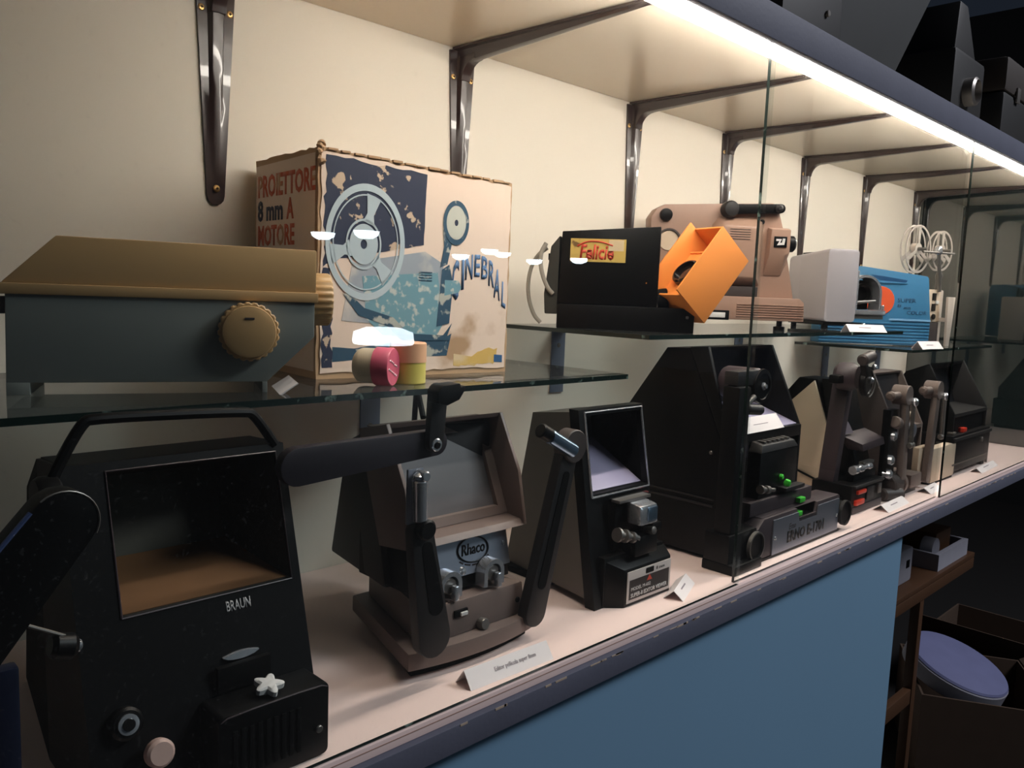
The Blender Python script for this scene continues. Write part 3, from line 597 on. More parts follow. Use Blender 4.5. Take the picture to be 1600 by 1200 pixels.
bm = bmesh.new(); add_box(bm, (1.128, 1.172), (-0.3192, -0.3187), (0.1925, 0.1935)); l_ = link('caption_line', bm, M_ink, c, flat=True)
# ================================================================== viewer with cream side panel and red lamps
t = thing('film_viewer', 'dark film viewer with cream side panel and red lights beside the big black viewer', 'film viewer', (1.56, -0.22, 0), world=True)
prof = [(-0.215, 0.230), (-0.250, 0.136), (-0.243, 0.004), (-0.165, 0.004), (-0.165, 0.180)]
PR('side_panel', M_cream, t, prof, 'x', 1.545, 1.551, 0.001)
PR('body', M_blackm, t, [(-0.219, 0.233), (-0.252, 0.136), (-0.246, 0.004), (-0.12, 0.004), (-0.13, 0.17), (-0.18, 0.233)], 'x', 1.5515, 1.620, 0.003)
TU('power_cable', M_black, t, [(1.5435, -0.170, 0.056), (1.5425, -0.21, 0.044), (1.5435, -0.242, 0.034)], 0.0022, 8)
CY('side_knob', M_black, t, (1.5512, -0.150, 0.186), (1.533, -0.150, 0.186), 0.017, seg=24, c=0.003)
LO('front_column', M_purple, t, [[(1.468, -0.300, 0.030), (1.490, -0.300, 0.030), (1.490, -0.270, 0.030), (1.468, -0.270, 0.030)], [(1.493, -0.306, 0.238), (1.515, -0.306, 0.238), (1.515, -0.274, 0.238), (1.493, -0.274, 0.238)]], 0.003)
LO('front_body', M_black, t, [[(1.553, -0.312, 0.055), (1.622, -0.312, 0.055), (1.622, -0.263, 0.055), (1.553, -0.263, 0.055)], [(1.556, -0.262, 0.235), (1.622, -0.262, 0.235), (1.622, -0.224, 0.235), (1.556, -0.224, 0.235)]], 0.003)
LO('hood_lip', M_purple, t, [[(1.524, -0.330, 0.110), (1.624, -0.330, 0.114), (1.624, -0.300, 0.114), (1.524, -0.300, 0.110)], [(1.516, -0.330, 0.124), (1.626, -0.326, 0.127), (1.626, -0.288, 0.140), (1.506, -0.288, 0.138)]], 0.001)
PR('hood_glass', mat('mauve_lining', (140, 128, 136), 0.5), t, [(1.505, 0.139), (1.545, 0.139), (1.520, 0.160), (1.502, 0.170)], 'y', -0.300, -0.296)
b = B('base', M_black, t, (1.464, 1.606), (-0.339, -0.263), (0.004, 0.054), 0.003)
B('base_foot', M_purple, b, (1.470, 1.604), (-0.341, -0.30), (0.0, 0.014), 0.002)
B('red_lamp', mat('red_lamp', (214, 58, 36), 0.35), b, (1.484, 1.520), (-0.344, -0.3388), (0.036, 0.043), 0.0015)
B('red_lamp', MATS['red_lamp'], b, (1.476, 1.512), (-0.345, -0.3388), (0.0165, 0.0265), 0.002)
B('panel_rail', M_soot, b, (1.470, 1.602), (-0.344, -0.3385), (0.049, 0.053), 0.001)
B('control_window', M_soot, b, (1.528, 1.560), (-0.342, -0.3388), (0.020, 0.044), 0.001)
B('control_key', M_steel, b, (1.576, 1.590), (-0.344, -0.3388), (0.026, 0.044), 0.001)
LA('film_rollers', M_chrome, t, (1.482, -0.330, 0.079), (1, -0.05, 0.02), [(0.008, 0), (0.0085, 0.010), (0.0045, 0.012), (0.0045, 0.022), (0.0075, 0.024), (0.0075, 0.034), (0.004, 0.036), (0.004, 0.060), (0.006, 0.062), (0.006, 0.070)], 20)
B('gate_plate', M_steel, t, (1.552, 1.600), (-0.322, -0.312), (0.079, 0.085), 0.001)
B('gate_block', M_black, t, (1.500, 1.600), (-0.326, -0.3115), (0.0545, 0.072), 0.002)
for x in (1.397,):
    bm = bmesh.new(); ring2d(bm, 1.400, 0.024, 0.0215, 0.019, -0.337, -0.332, 36); link('disc_rim', bm, M_soot, t); CY('reel_disc', M_black, t, (1.400, -0.334, 0.024), (1.400, -0.325, 0.024), 0.019, seg=32)
B('disc_bracket', M_black, t, (1.395, 1.464), (-0.3245, -0.300), (0.012, 0.032), 0.002)
h = LA('reel_hub', M_purple, t, (1.480, -0.285, 0.250), (0.1, -1, 0), [(0.018, 0), (0.025, 0.008), (0.026, 0.030), (0.020, 0.040)], 32)
LA('hub_disc', M_black, h, (1.494, -0.330, 0.243), (0.1, -1, 0), [(0.026, 0), (0.028, 0.003), (0.0275, 0.010), (0.022, 0.011), (0.021, 0.009), (0.003, 0.009)], 36)
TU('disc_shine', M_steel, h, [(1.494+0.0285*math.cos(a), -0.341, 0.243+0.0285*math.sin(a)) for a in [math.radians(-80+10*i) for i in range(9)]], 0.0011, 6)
LA('hub_bolt', M_chrome, h, (1.496, -0.339, 0.246), (0.1, -1, 0), [(0.006, 0), (0.006, 0.006), (0.003, 0.009)], 14)
B('hub_arm', M_black, h, (1.438, 1.500), (-0.310, -0.290), (0.238, 0.254), 0.004)
LO('crank', M_black, h, [[(1.472, -0.345, 0.250), (1.486, -0.345, 0.252), (1.486, -0.335, 0.252), (1.472, -0.335, 0.250)], [(1.452, -0.345, 0.288), (1.468, -0.345, 0.290), (1.468, -0.335, 0.290), (1.452, -0.335, 0.288)]], 0.002)
CY('crank_grip', M_dbrown, h, (1.452, -0.342, 0.283), (1.494, -0.342, 0.290), 0.0105, seg=18, c=0.003)
LA('crank_tip', M_chrome, h, (1.487, -0.346, 0.272), (0.4, -1, -0.4), [(0.005, 0), (0.006, 0.006), (0.003, 0.009)], 14)

# ================================================================== grey viewer with two reel posts
t = thing('film_viewer', 'grey brown film viewer with two upright reel posts, behind the cream box', 'film viewer', (1.8, -0.24, 0), world=True)
M_g6 = mat('warm_grey_metal', (116, 102, 96), 0.45, 0.2)
PR('hood_side', M_dbrown, t, [(-0.246, 0.238), (-0.300, 0.126), (-0.300, 0.012), (-0.15, 0.012), (-0.16, 0.16), (-0.205, 0.238)], 'x', 1.755, 1.762, 0.001)
PR('hood_side', M_g6, t, [(-0.246, 0.238), (-0.300, 0.126), (-0.300, 0.012), (-0.15, 0.012), (-0.16, 0.16), (-0.205, 0.238)], 'x', 1.907, 1.914, 0.001)
PR('hood_top', M_g6, t, [(-0.246, 0.238), (-0.205, 0.238), (-0.205, 0.234), (-0.244, 0.234)], 'x', 1.7621, 1.9069)
PR('screen', mat('dark_grey_screen', (40, 39, 42), 0.3), t, [(-0.238, 0.234), (-0.262, 0.128), (-0.258, 0.128), (-0.234, 0.234)], 'x', 1.7621, 1.9069)
PR('hood_lip', M_g6, t, [(-0.300, 0.126), (-0.262, 0.128), (-0.262, 0.120), (-0.300, 0.118)], 'x', 1.7621, 1.9069)
B('body', mat('navy_black', (22, 23, 30), 0.4), t, (1.7622, 1.9068), (-0.292, -0.16), (0.012, 0.1179), 0.002)
B('base', M_g6, t, (1.735, 1.795), (-0.347, -0.285), (0.012, 0.040), 0.003)
B('base_foot', M_black, t, (1.70, 1.79), (-0.338, -0.16), (0.0, 0.0118), 0.001)
for x, l in ((1.682, 'left'), (1.842, 'right')):
    top = (x-0.012 if l == 'left' else x+0.004, 0.208)
    p_ = PR('reel_post', M_g6, t, stadium((x+0.006 if l == 'left' else x-0.016, 0.024), top, 0.0115, 0.0105), 'y', -0.350, -0.338, 0.001)
    CY('post_hub', M_g6, p_, (top[0], -0.352, top[1]), (top[0], -0.322, top[1]), 0.0195, seg=28, c=0.001)
    CY('post_peg', M_g6, p_, (top[0]-0.056, -0.336, top[1]+0.001), (top[0]-0.016, -0.336, top[1]), 0.0062, 0.008, 16, 0.001)
    LA('peg_tip', M_g6, p_, (top[0]-0.060, -0.336, top[1]+0.001), (1, 0, 0), [(0.005, 0), (0.009, 0.003), (0.009, 0.010), (0.006, 0.014)], 16)
    CY('crank_rod', M_steel, p_, (top[0]+0.018, -0.354, top[1]-0.014), (top[0]+0.024, -0.354, top[1]-0.098), 0.0050 if l == 'right' else 0.004, seg=12)
    LA('rod_tip', M_chrome, p_, (top[0]+0.016, -0.356, top[1]-0.006), (0.3, 0, -1), [(0.004, 0), (0.0075, 0.003), (0.0065, 0.012), (0.004, 0.015)], 14)
    LA('crank_foot', M_steel, p_, (top[0]+0.014, -0.354, top[1]-0.1), (1, 0, 0), [(0.005, 0), (0.006, 0.004), (0.006, 0.018), (0.004, 0.022)], 14)
CY('film_roller', M_g6, t, (1.636, -0.340, 0.158), (1.654, -0.340, 0.153), 0.012, seg=18, c=0.002); CY('film_roller', M_cream, t, (1.690, -0.340, 0.166), (1.712, -0.340, 0.163), 0.010, seg=18, c=0.002)
for x, z in ((1.648, 0.128), (1.645, 0.080), (1.642, 0.052)): LA('roller_stud', M_chrome, t, (x, -0.335, z), (0.2, -1, 0), [(0.010, -0.01), (0.010, 0.004), (0.005, 0.008)], 16)
B('roller_bracket', M_black, t, (1.632, 1.672), (-0.334, -0.318), (0.036, 0.180), 0.002); LA('gate_lens', M_silver, t, (1.728, -0.342, 0.133), (0, -1, 0), [(0.014, -0.03), (0.014, 0.004), (0.009, 0.006)], 20)
CY('motor', M_dbrown, t, (1.645, -0.330, 0.030), (1.690, -0.330, 0.030), 0.022, seg=24, c=0.003); CY('motor_collar', M_g6, t, (1.6905, -0.330, 0.028), (1.703, -0.330, 0.028), 0.024, seg=24)
CY('side_knob', M_dbrown, t, (1.628, -0.332, 0.0125), (1.672, -0.352, 0.0125), 0.0125, seg=20, c=0.003)

b = thing('plastic_case', 'small cream plastic case standing in front of the farthest black viewer', 'case', (1.94, -0.33, 0), world=True)
B('case_body', M_cream, b, (1.862, 2.012), (-0.344, -0.322), (0.004, 0.080), 0.005)
B('case_lid', M_cream, b, (1.800, 1.860), (-0.336, -0.322), (0.034, 0.088), 0.004)
B('case_foot', M_blackm, b, (1.864, 2.006), (-0.342, -0.324), (0.0, 0.0039), 0)
B('lid_hinge', M_cream, b, (1.8595, 1.8625), (-0.335, -0.325), (0.04, 0.075), 0)

# ================================================================== farthest black viewer
t = thing('film_viewer', 'long black film viewer with red switch at the dark far end of the counter', 'film viewer', (2.14, -0.26, 0), world=True)
sd = [(-0.272, 0.252), (-0.222, 0.230), (-0.16, 0.13), (-0.16, 0.096), (-0.335, 0.096), (-0.335, 0.142)]
PR('side_panel', M_black, t, sd, 'x', 2.004, 2.012, 0.001); PR('side_panel', M_soot, t, sd, 'x', 2.244, 2.252, 0.001)
PR('top_panel', M_black, t, [(-0.272, 0.252), (-0.222, 0.230), (-0.224, 0.226), (-0.270, 0.246)], 'x', 2.0121, 2.2439)
PR('screen', mat('dark_blue_screen', (16, 18, 30), 0.15), t, [(-0.235, 0.230), (-0.262, 0.146), (-0.258, 0.146), (-0.231, 0.230)], 'x', 2.0121, 2.2439)
PR('hood_floor', M_soot, t, [(-0.335, 0.142), (-0.258, 0.148), (-0.258, 0.140), (-0.335, 0.134)], 'x', 2.0121, 2.2439)
B('body', M_blackm, t, (2.0121, 2.2439), (-0.328, -0.17), (0.096, 0.1339), 0)
bs = B('base', M_black, t, (1.985, 2.262), (-0.343, -0.15), (0.010, 0.0955), 0.004)
B('base_strip', M_greybody, bs, (1.992, 2.256), (-0.3445, -0.3428), (0.026, 0.030), 0.0005); B('base_ledge', M_soot, bs, (1.990, 2.262), (-0.348, -0.3428), (0.082, 0.090), 0.002)
for x in (1.99, 2.235): B('foot', M_blackm, t, (x, x+0.022), (-0.338, -0.16), (0.0, 0.0098), 0)
B('red_switch', mat('red_lamp', (214, 58, 36), 0.35), t, (2.066, 2.092), (-0.340, -0.326), (0.0957, 0.106), 0.002); B('grey_switch', M_greybody, t, (1.995, 2.018), (-0.340, -0.326), (0.0957, 0.102), 0.002)
CY('dial', M_steel, t, (2.185, -0.343, 0.070), (2.185, -0.350, 0.070), 0.006)
ps = B('side_post', M_greybody, t, (2.278, 2.283), (-0.338, -0.333), (0.0, 0.078), 0); B('post_arm', M_greybody, ps, (2.2621, 2.278), (-0.337, -0.334), (0.07, 0.076), 0)

# ================================================================== yellowed toy projector on the near glass shelf
t = thing('toy_projector', 'toy slide projector with yellowed lid, grey green body and round scalloped knob', 'projector', (0.174, -0.173, SH1), -22.2)
D = 0.082
LO('body', M_gbody, t, [[(0.0, y, 0.010), (0.204, y, 0.010), (0.246, y, 0.051), (0.246, y, 0.083), (0.001, y, 0.083)] for y in (0, D)], 0.0012)
for x0, x1 in ((0.0, 0.017), (0.2, 0.2045)): B('foot', M_gbody, t, (x0, x1), (0.0, D), (0.0, 0.0105), 0.0005)
lid = LO('lid', M_lid, t, [[(-0.002, y, 0.0915), (0.2475, y, 0.0915), (0.2475, y, 0.130), (0.038, y, 0.131)] for y in (0.001, D-0.001)], 0.0015)
B('lid_rim', M_lid, lid, (-0.003, 0.249), (-0.0022, D+0.0022), (0.0825, 0.0916), 0.0015)
kn = LA('focus_knob', M_lid, t, (0.188, 0.0, 0.0555), (0, -1, 0), [(0.0225, 0), (0.0262, 0.001), (0.0262, 0.009), (0.0250, 0.010)], 120, lambda i: 1.0 if (i % 5) < 3 else 0.955)
LA('knob_cap', M_lid, kn, (0.188, -0.0095, 0.0555), (0, -1, 0), [(0.0232, 0), (0.0225, 0.003), (0.019, 0.004)], 48)
B('knob_mark', M_dbrown, kn, (0.184, 0.192), (-0.0140, -0.0132), (0.0665, 0.0682), 0)
LA('lens_ring', M_lid, t, (0.2485, D*0.5, 0.085), (1, 0, 0), [(0.0240, -0.002), (0.0252, 0), (0.0252, 0.016), (0.0236, 0.018), (0.017, 0.018), (0.016, 0.008)], 96, lambda i: 1.0 if (i % 4) < 2 else 0.955)
B('rear_clip', M_dbrown, t, (-0.0065, -0.0005), (0.01, 0.03), (0.066, 0.080), 0.001)
c = PR('card', M_paper, None, [(0.2155, 0.004), (0.2315, 0.0145), (0.2320, 0.0138), (0.2180, 0.004)], 'y', -0.02, 0.045)
c.location = (0.174, -0.168, SH1-0.004); c.rotation_euler = (0, 0, math.radians(-22.2)); tag(c, 'white folded paper caption half hidden beneath the yellowed toy projector', 'card', 'caption cards')

# ================================================================== worn cardboard projector box
t = thing('cardboard_box', 'battered cardboard projector box with navy print, standing on the near glass shelf', 'box', (0.458, -0.177, SH1), -5)
BW, BD, BH = 0.257, 0.160, 0.2395
random.seed(11)
bm = bmesh.new(); nx, ny, nz = 22, 12, 10
def shell(axis):
    pass
bmesh.ops.create_cube(bm, size=1)
bmesh.ops.subdivide_edges(bm, edges=bm.edges[:], cuts=15, use_grid_fill=True)
for v in bm.verts:
    x, y, z = v.co.x+0.5, v.co.y+0.5, v.co.z+0.5
    ex = sum(1 for c_ in (x, y, z) if c_ < 0.01 or c_ > 0.99)
    p = Vector((x*BW, y*BD, z*BH))
    if ex >= 2 and z > 0.02:
        p += Vector((random.uniform(-1, 1)*0.0007, random.uniform(-1, 1)*0.0007, random.uniform(-1.4, 0.6)*0.001))
    if z > 0.99: p.z += 0.003*math.sin(math.pi*x)*math.sin(math.pi*y) - 0.0085*x
    elif z > 0.5: p.z -= 0.0085*x*(z-0.5)*2
    if ex == 1: p += Vector((random.uniform(-1, 1), random.uniform(-1, 1), random.uniform(-1, 1)))*0.0001
    v.co = p
link('carton', bm, M_card, t, ang=50)
random.seed(5)
def jag(x0, z0, x1, z1, n, amp):
    return [(x0+(x1-x0)*i/n+(random.uniform(-amp, amp) if 0 < i < n else 0), z0+(z1-z0)*i/n+(random.uniform(-amp, amp) if 0 < i < n else 0)) for i in range(n)]
def decal(name, m, pts, y=-0.0011, th=0.0003, par=None): return PR(name, m, par or t, pts, 'y', y, y+th)
face = decal('front_print', M_cardface, jag(0.004, 0.006, BW-0.003, 0.006, 24, 0.0012)+jag(BW-0.003, 0.006, BW-0.002, 0.2265, 18, 0.0008)+jag(BW-0.002, 0.2265, 0.003, 0.2355, 26, 0.0012)+jag(0.003, 0.2355, 0.004, 0.006, 22, 0.0014), y=-0.0010)
M_navy = mat('worn_navy_print', (34, 42, 66), 0.6, rgb2=(196, 172, 148), scale=60, dot=(0.585, 0.615)); M_teal = mat('worn_teal_print', (108, 150, 162), 0.6, rgb2=(186, 190, 184), scale=95, dot=(0.54, 0.62))
M_dteal = mat('dark_teal_print', (40, 74, 96), 0.6, rgb2=(176, 176, 166), scale=60, dot=(0.55, 0.61)); M_pale = mat('pale_blue_print', (178, 192, 198), 0.6, var=0.08); M_grey = mat('grey_print', (150, 158, 166), 0.6, rgb2=(206, 196, 186), scale=16, dot=(0.5, 0.62))
decal('navy_panel', M_navy, jag(0.006, 0.118, 0.030, 0.128, 6, 0.002)+jag(0.030, 0.128, 0.130, 0.148, 10, 0.001)+jag(0.130, 0.148, 0.1325, 0.2265, 8, 0.0006)+jag(0.1325, 0.2265, 0.008, 0.2325, 12, 0.0016)+jag(0.008, 0.2325, 0.006, 0.118, 16, 0.0022), -0.0013, par=face)
decal('navy_edge', M_navy, jag(0.006, 0.012, 0.018, 0.012, 4, 0.001)+jag(0.018, 0.012, 0.014, 0.117, 14, 0.002)+jag(0.014, 0.117, 0.006, 0.117, 3, 0.001)+jag(0.006, 0.117, 0.006, 0.012, 14, 0.002), -0.0013, par=face)
decal('projector_body_print', M_grey, [(0.028, 0.062), (0.152, 0.052), (0.158, 0.128), (0.132, 0.141), (0.040, 0.124)], -0.0013, par=face)
decal('projector_front_print', M_teal, [(0.052, 0.110), (0.150, 0.118), (0.160, 0.060), (0.150, 0.044), (0.080, 0.046), (0.058, 0.064)], -0.0015, par=face)
decal('projector_shade_print', M_dteal, [(0.030, 0.090), (0.036, 0.092), (0.055, 0.076), (0.092, 0.066), (0.112, 0.048), (0.160, 0.046), (0.172, 0.060), (0.166, 0.046), (0.168, 0.040), (0.104, 0.040), (0.086, 0.056), (0.048, 0.068)], -0.0017, par=face)
decal('base_print', M_dteal, [(0.018, 0.018), (0.050, 0.020), (0.166, 0.022), (0.172, 0.048), (0.165, 0.044), (0.100, 0.040), (0.044, 0.032), (0.018, 0.034)], -0.0012, par=face)
decal('lens_column_print', M_dteal, [(0.150, 0.056), (0.168, 0.060), (0.172, 0.105), (0.166, 0.128), (0.156, 0.122)], -0.0017, par=face)
decal('arm_print', M_dteal, [(0.153, 0.124), (0.163, 0.128), (0.170, 0.158), (0.164, 0.186), (0.156, 0.166), (0.158, 0.148)], -0.0016, par=face)
decal('lens_print', M_teal, [(0.160, 0.092), (0.180, 0.096), (0.184, 0.102), (0.180, 0.110), (0.160, 0.110)], -0.0018, par=face)
# large reel print
bm = bmesh.new(); rc = (0.056, 0.146); y0, y1 = -0.0019, -0.0016
ring2d(bm, rc[0], rc[1], 0.062, 0.0545, y0, y1, 56, 0.78); ring2d(bm, rc[0], rc[1], 0.051, 0.0495, y0, y1, 48, 0.78); link('reel_print', bm, M_pale, face, flat=True)
bm = bmesh.new(); ring2d(bm, rc[0]-0.003, rc[1]-0.002, 0.027, 0.0245, y0, y1, 36, 0.8); ring2d(bm, rc[0]-0.003, rc[1]-0.002, 0.0215, 0.005, y0-0.0001, y1, 36, 0.8)
for a in (75, 195, 315):
    a = math.radians(a); c, s_ = math.cos(a), math.sin(a); pts = []
    for u, wd in ((0.022, 0.009), (0.032, 0.005), (0.052, 0.011)): pts.append((u, wd))
    poly = [(u, -w_) for u, w_ in pts]+[(u, w_) for u, w_ in pts[::-1]]
    add_prism(bm, [(rc[0]-0.002+0.8*(u*c-w_*s_), rc[1]-0.001+u*s_+w_*c) for u, w_ in poly], 'y', y0, y1)
link('reel_hub_print', bm, M_pale, face, flat=True)
bm = bmesh.new(); ring2d(bm, 0.174, 0.1765, 0.0255, 0.0195, y0, y1, 40, 0.72); link('small_reel_print', bm, M_dteal, face, flat=True)
bm = bmesh.new(); ring2d(bm, 0.174, 0.1765, 0.0192, 0.0035, y0, y1, 40, 0.72); link('small_reel_disc_print', bm, mat('sage_print', (190, 190, 178), 0.6), face, flat=True)
decal('small_reel_pin_print', M_navy, [(0.174+0.0028*math.cos(a), 0.1765+0.0038*math.sin(a)) for a in [2*math.pi*i/10 for i in range(10)]], -0.0019, par=face)
decal('yellow_stain', mat('yellow_stain', (206, 170, 92), 0.7, rgb2=(214, 190, 150), scale=18, dot=(0.5, 0.6)), jag(0.176, 0.010, 0.236, 0.010, 10, 0.002)+jag(0.236, 0.010, 0.242, 0.030, 4, 0.002)+jag(0.242, 0.030, 0.205, 0.027, 6, 0.002)+[(0.203, 0.020), (0.176, 0.024)], -0.0013, par=face)
decal('blue_stamp', mat('blue_print', (40, 86, 130), 0.6), [(0.237, 0.013), (0.250, 0.012), (0.250, 0.021), (0.237, 0.022)], -0.0014, par=face)
M_bt = mat('worn_blue_lettering', (72, 104, 142), 0.7, var=0.25, scale=60)
for ch, ux, wd, zb, zt, tl in (('C', 0.1700, 0.0105, 0.087, 0.131, 0.30), ('I', 0.1825, 0.0040, 0.100, 0.136, 0.22), ('N', 0.1885, 0.0110, 0.112, 0.140, 0.12), ('E', 0.2015, 0.0085, 0.1165, 0.1415, 0.0),
                               ('B', 0.2120, 0.0100, 0.1145, 0.1405, -0.10), ('R', 0.2235, 0.0095, 0.107, 0.1365, -0.25), ('A', 0.2335, 0.0110, 0.093, 0.1275, -0.45), ('L', 0.2450, 0.0075, 0.083, 0.112, -0.50)):
    x_ = Vector((math.cos(tl), 0, math.sin(tl))); TX('lettering', M_bt, face, ch, (zt-zb)/0.70, Vector((ux, -0.0013, zb)), x_, Vector((0, 0, 1)), 0.0002, width=wd, bold=0.025)
bm = bmesh.new()
for k_ in range(4): add_box(bm, (0.124, 0.142), (y0, y1), (0.108+k_*0.003, 0.1092+k_*0.003))
link('vent_print', bm, M_dteal, face, flat=True)
# left side lettering
lf = QD('side_print', M_cardface, t, [(-0.0010, 0.004, 0.008), (-0.0010, BD-0.003, 0.008), (-0.0010, BD-0.004, 0.232), (-0.0010, 0.005, 0.234)], (0.0003, 0, 0))
M_ot = mat('worn_red_lettering', (196, 92, 52), 0.6, rgb2=(190, 150, 112), scale=40, dot=(0.56, 0.66))
xd, yd2 = Vector((0, -1, 0)), Vector((0, 0, 1))
for txt, z, h_, wd, m_ in (('PROIETTORE', 0.197, 0.033, 0.146, M_ot), ('8 mm', 0.170, 0.031, 0.068, mat('navy_lettering', (40, 44, 62), 0.6)), ('MOTORE', 0.142, 0.031, 0.097, M_ot), ('CINEBRAL', 0.104, 0.034, 0.128, M_bt)):
    TX('lettering', m_, lf, txt, h_, Vector((-0.0010, BD-0.009, z)), xd, yd2, 0.0004, width=wd, bold=0.03)
TX('lettering', M_ot, lf, 'A', 0.031, Vector((-0.0010, BD-0.088, 0.170)), xd, yd2, 0.0004, width=0.018, bold=0.03)
bm = bmesh.new(); random.seed(2)
for k_ in range(7):
    a = random.uniform(0, 6.28); add_lathe(bm, (0.002+random.uniform(-0.002, 0.003), 0.001+random.uniform(-0.003, 0.003), 0.222+k_*0.0032), (random.uniform(-.5, .5), random.uniform(-.5, .5), 1), [(0.001, 0), (0.0042+random.uniform(-.001, .001), 0.0018), (0.0030, 0.005), (0.001, 0.0065)], 8)
link('torn_corner', bm, M_card, t)
bm = bmesh.new()
for k_ in range(16):
    x = 0.010+k_*0.0155; add_box(bm, (x, x+random.uniform(0.009, 0.0155)), (-0.0022, 0.002), (0.2372-0.0085*x/BW+random.uniform(-.0006, .0006), 0.2392-0.0085*x/BW+random.uniform(-0.0003, 0.0008)), 0.0002)
link('torn_edge', bm, M_card, t)

# film canisters
c1 = thing('film_canister', 'pink lidded film canister lying on its side in front of the cardboard box', 'canister', (0.485, -0.245, SH1))
d = Vector((0.55, -0.835, 0)).normalized()
LA('can', mat('ivory_plastic', (204, 190, 164), 0.5), c1, Vector((0, 0, 0.0195))-d*0.020, d, [(0.013, 0), (0.0165, 0.003), (0.0180, 0.008), (0.0180, 0.022)], 36)
l_ = LA('lid', mat('pink_plastic', (206, 92, 116), 0.45), c1, Vector((0, 0, 0.0195))+d*0.0021, d, [(0.0195, 0), (0.0195, 0.016), (0.0185, 0.0175), (0.001, 0.0175)], 40)
ex = Vector((0.835, 0.55, 0)); o_ = Vector((0, 0, 0.0195))+d*0.0198
random.seed(9)
for row, (z0, n_, a_) in enumerate(((0.0075, 11, -0.011), (-0.001, 12, -0.0145))):
    pts = [o_+ex*(a_+0.0021*k_)+Vector((0, 0, z0-0.0008*k_+(0.0014 if k_ % 2 else -0.0012)*random.uniform(0.6, 1.3))) for k_ in range(n_)]
    TU('script_mark', mat('pale_pink', (240, 208, 212), 0.6), l_, pts, 0.00055, 6, 1)
c2 = thing('film_canister', 'upright film canister with yellow base and pale orange top by the cardboard box', 'canister', (0.528, -0.243, SH1))
LA('can', mat('yellow_plastic', (206, 192, 96), 0.5), c2, (0, 0, 0), (0, 0, 1), [(0.0180, 0), (0.0188, 0.001), (0.0188, 0.0225)], 36)
LA('lid', mat('peach_plastic', (220, 170, 132), 0.5), c2, (0, 0, 0.0226), (0, 0, 1), [(0.0192, 0), (0.0192, 0.0195), (0.0180, 0.0205)], 36)

# ================================================================== black slide projector with orange slide carrier
t = thing('slide_projector', 'black slide projector with yellow name label and tilted orange lens box', 'projector', (1.023, -0.27, SH2), -55)
LO('body', M_black, t, [[(-0.200, y, 0.036), (-0.054, y, 0.036), (-0.054, y, 0.152), (-0.197, y, 0.142)] for y in (0.0, 0.062)], 0.0015)
B('base', M_black, t, (-0.200, 0.0), (-0.004, 0.066), (0.0, 0.0358), 0.0015)
LO('rear_cap', mat('dusty_black', (58, 58, 54), 0.7), t, [[(-0.2005, y, 0.02), (-0.2005, y, 0.136), (-0.214, y+0.004, 0.120), (-0.222, y+0.004, 0.05), (-0.220, y+0.004, 0.02)] for y in (0.003, 0.056)], 0.002)
B('rear_slot', M_blackm, t, (-0.2190, -0.2150), (0.018, 0.034), (0.100, 0.110), 0.0005)
lb = B('name_label', mat('yellow_label', (206, 176, 92), 0.6, rgb2=(120, 92, 50), scale=60, dot=(0.64, 0.7)), t, (-0.184, -0.103), (-0.0012, -0.0002), (0.0985, 0.1320), 0)
TX('lettering', M_red, lb, 'Felicie', 0.029, Vector((-0.171, -0.0012, 0.1030)), (1, 0, 0), (0, 0, 1), 0.0004, width=0.050, bold=0.03, shear=0.15)
TU('lettering_swash', M_red, lb, [(-0.174, -0.0014, 0.121), (-0.160, -0.0014, 0.1285), (-0.140, -0.0014, 0.1285), (-0.122, -0.0014, 0.1225)], 0.0012, 6, 2)
B('label_window', mat('pale_sticker', (216, 196, 160), 0.6), lb, (-0.1280, -0.1060), (-0.0017, -0.0012), (0.1150, 0.1310), 0)
B('base_screw', M_steel, t, (-0.012, -0.008), (-0.0056, -0.004), (0.021, 0.025), 0.0005)
LA('lens_mount', M_blackm, t, (-0.054, 0.020, 0.045), (1, 0, 0.1), [(0.018, 0), (0.018, 0.014), (0.014, 0.016)], 24)
TU('power_cable', mat('grey_cable', (150, 144, 134), 0.6), t, [(-0.221, 0.02, 0.118), (-0.235, 0.018, 0.108), (-0.246, 0.015, 0.085), (-0.248, 0.012, 0.050), (-0.238, 0.012, 0.018), (-0.226, 0.012, 0.006)], 0.0030, 8, 2)
TU('power_cable', MATS['grey_cable'], t, [(-0.221, 0.004, 0.124), (-0.229, 0.0, 0.108), (-0.226, -0.002, 0.082), (-0.216, 0.0, 0.058), (-0.208, 0.003, 0.050)], 0.0034, 8, 2)
# orange lens box: own frame, tilted
Lv = Vector((0.079, 0, 0.093)).normalized(); Wv = Vector((0.093, 0, -0.079)).normalized(); Vv = Vector((0, 1, 0))
ob = thing('tmp', None, None)
COL.objects.unlink(ob); bpy.data.objects.remove(ob)
def oB(name, m, par, l, w_, v, r=0.0006):
    bm = bmesh.new(); rings = []
    for vv in v:
        rings.append([Vector((-0.057, 0, 0.0625))+Lv*a+Wv*b_+Vv*vv for a, b_ in ((l[0], w_[0]), (l[1], w_[0]), (l[1], w_[1]), (l[0], w_[1]))])
    f = add_loft(bm, rings); bev(bm, f, r)
    M_ = Matrix.Translation((1.03, -0.285, 0)) @ Matrix.Rotation(math.radians(-15), 4, 'Z')
    inv = (Matrix.Translation((1.023, -0.27, 0)) @ Matrix.Rotation(math.radians(-55), 4, 'Z')).inverted()
    bm.transform(inv @ M_)
    return link(name, bm, m, par)
box = oB('lens_box_wall', M_orange, t, (0.0, 0.122), (0.0, 0.072), (0.0, 0.003))
oB('lens_box_wall', M_orange, t, (0.0, 0.122), (-0.012, 0.072), (0.058, 0.061))
oB('lens_box_end', M_orange, t, (0.119, 0.122), (0.0, 0.072), (0.0031, 0.0579))
oB('lens_box_step', M_orange, t, (0.088, 0.091), (0.018, 0.072), (0.0031, 0.0579))
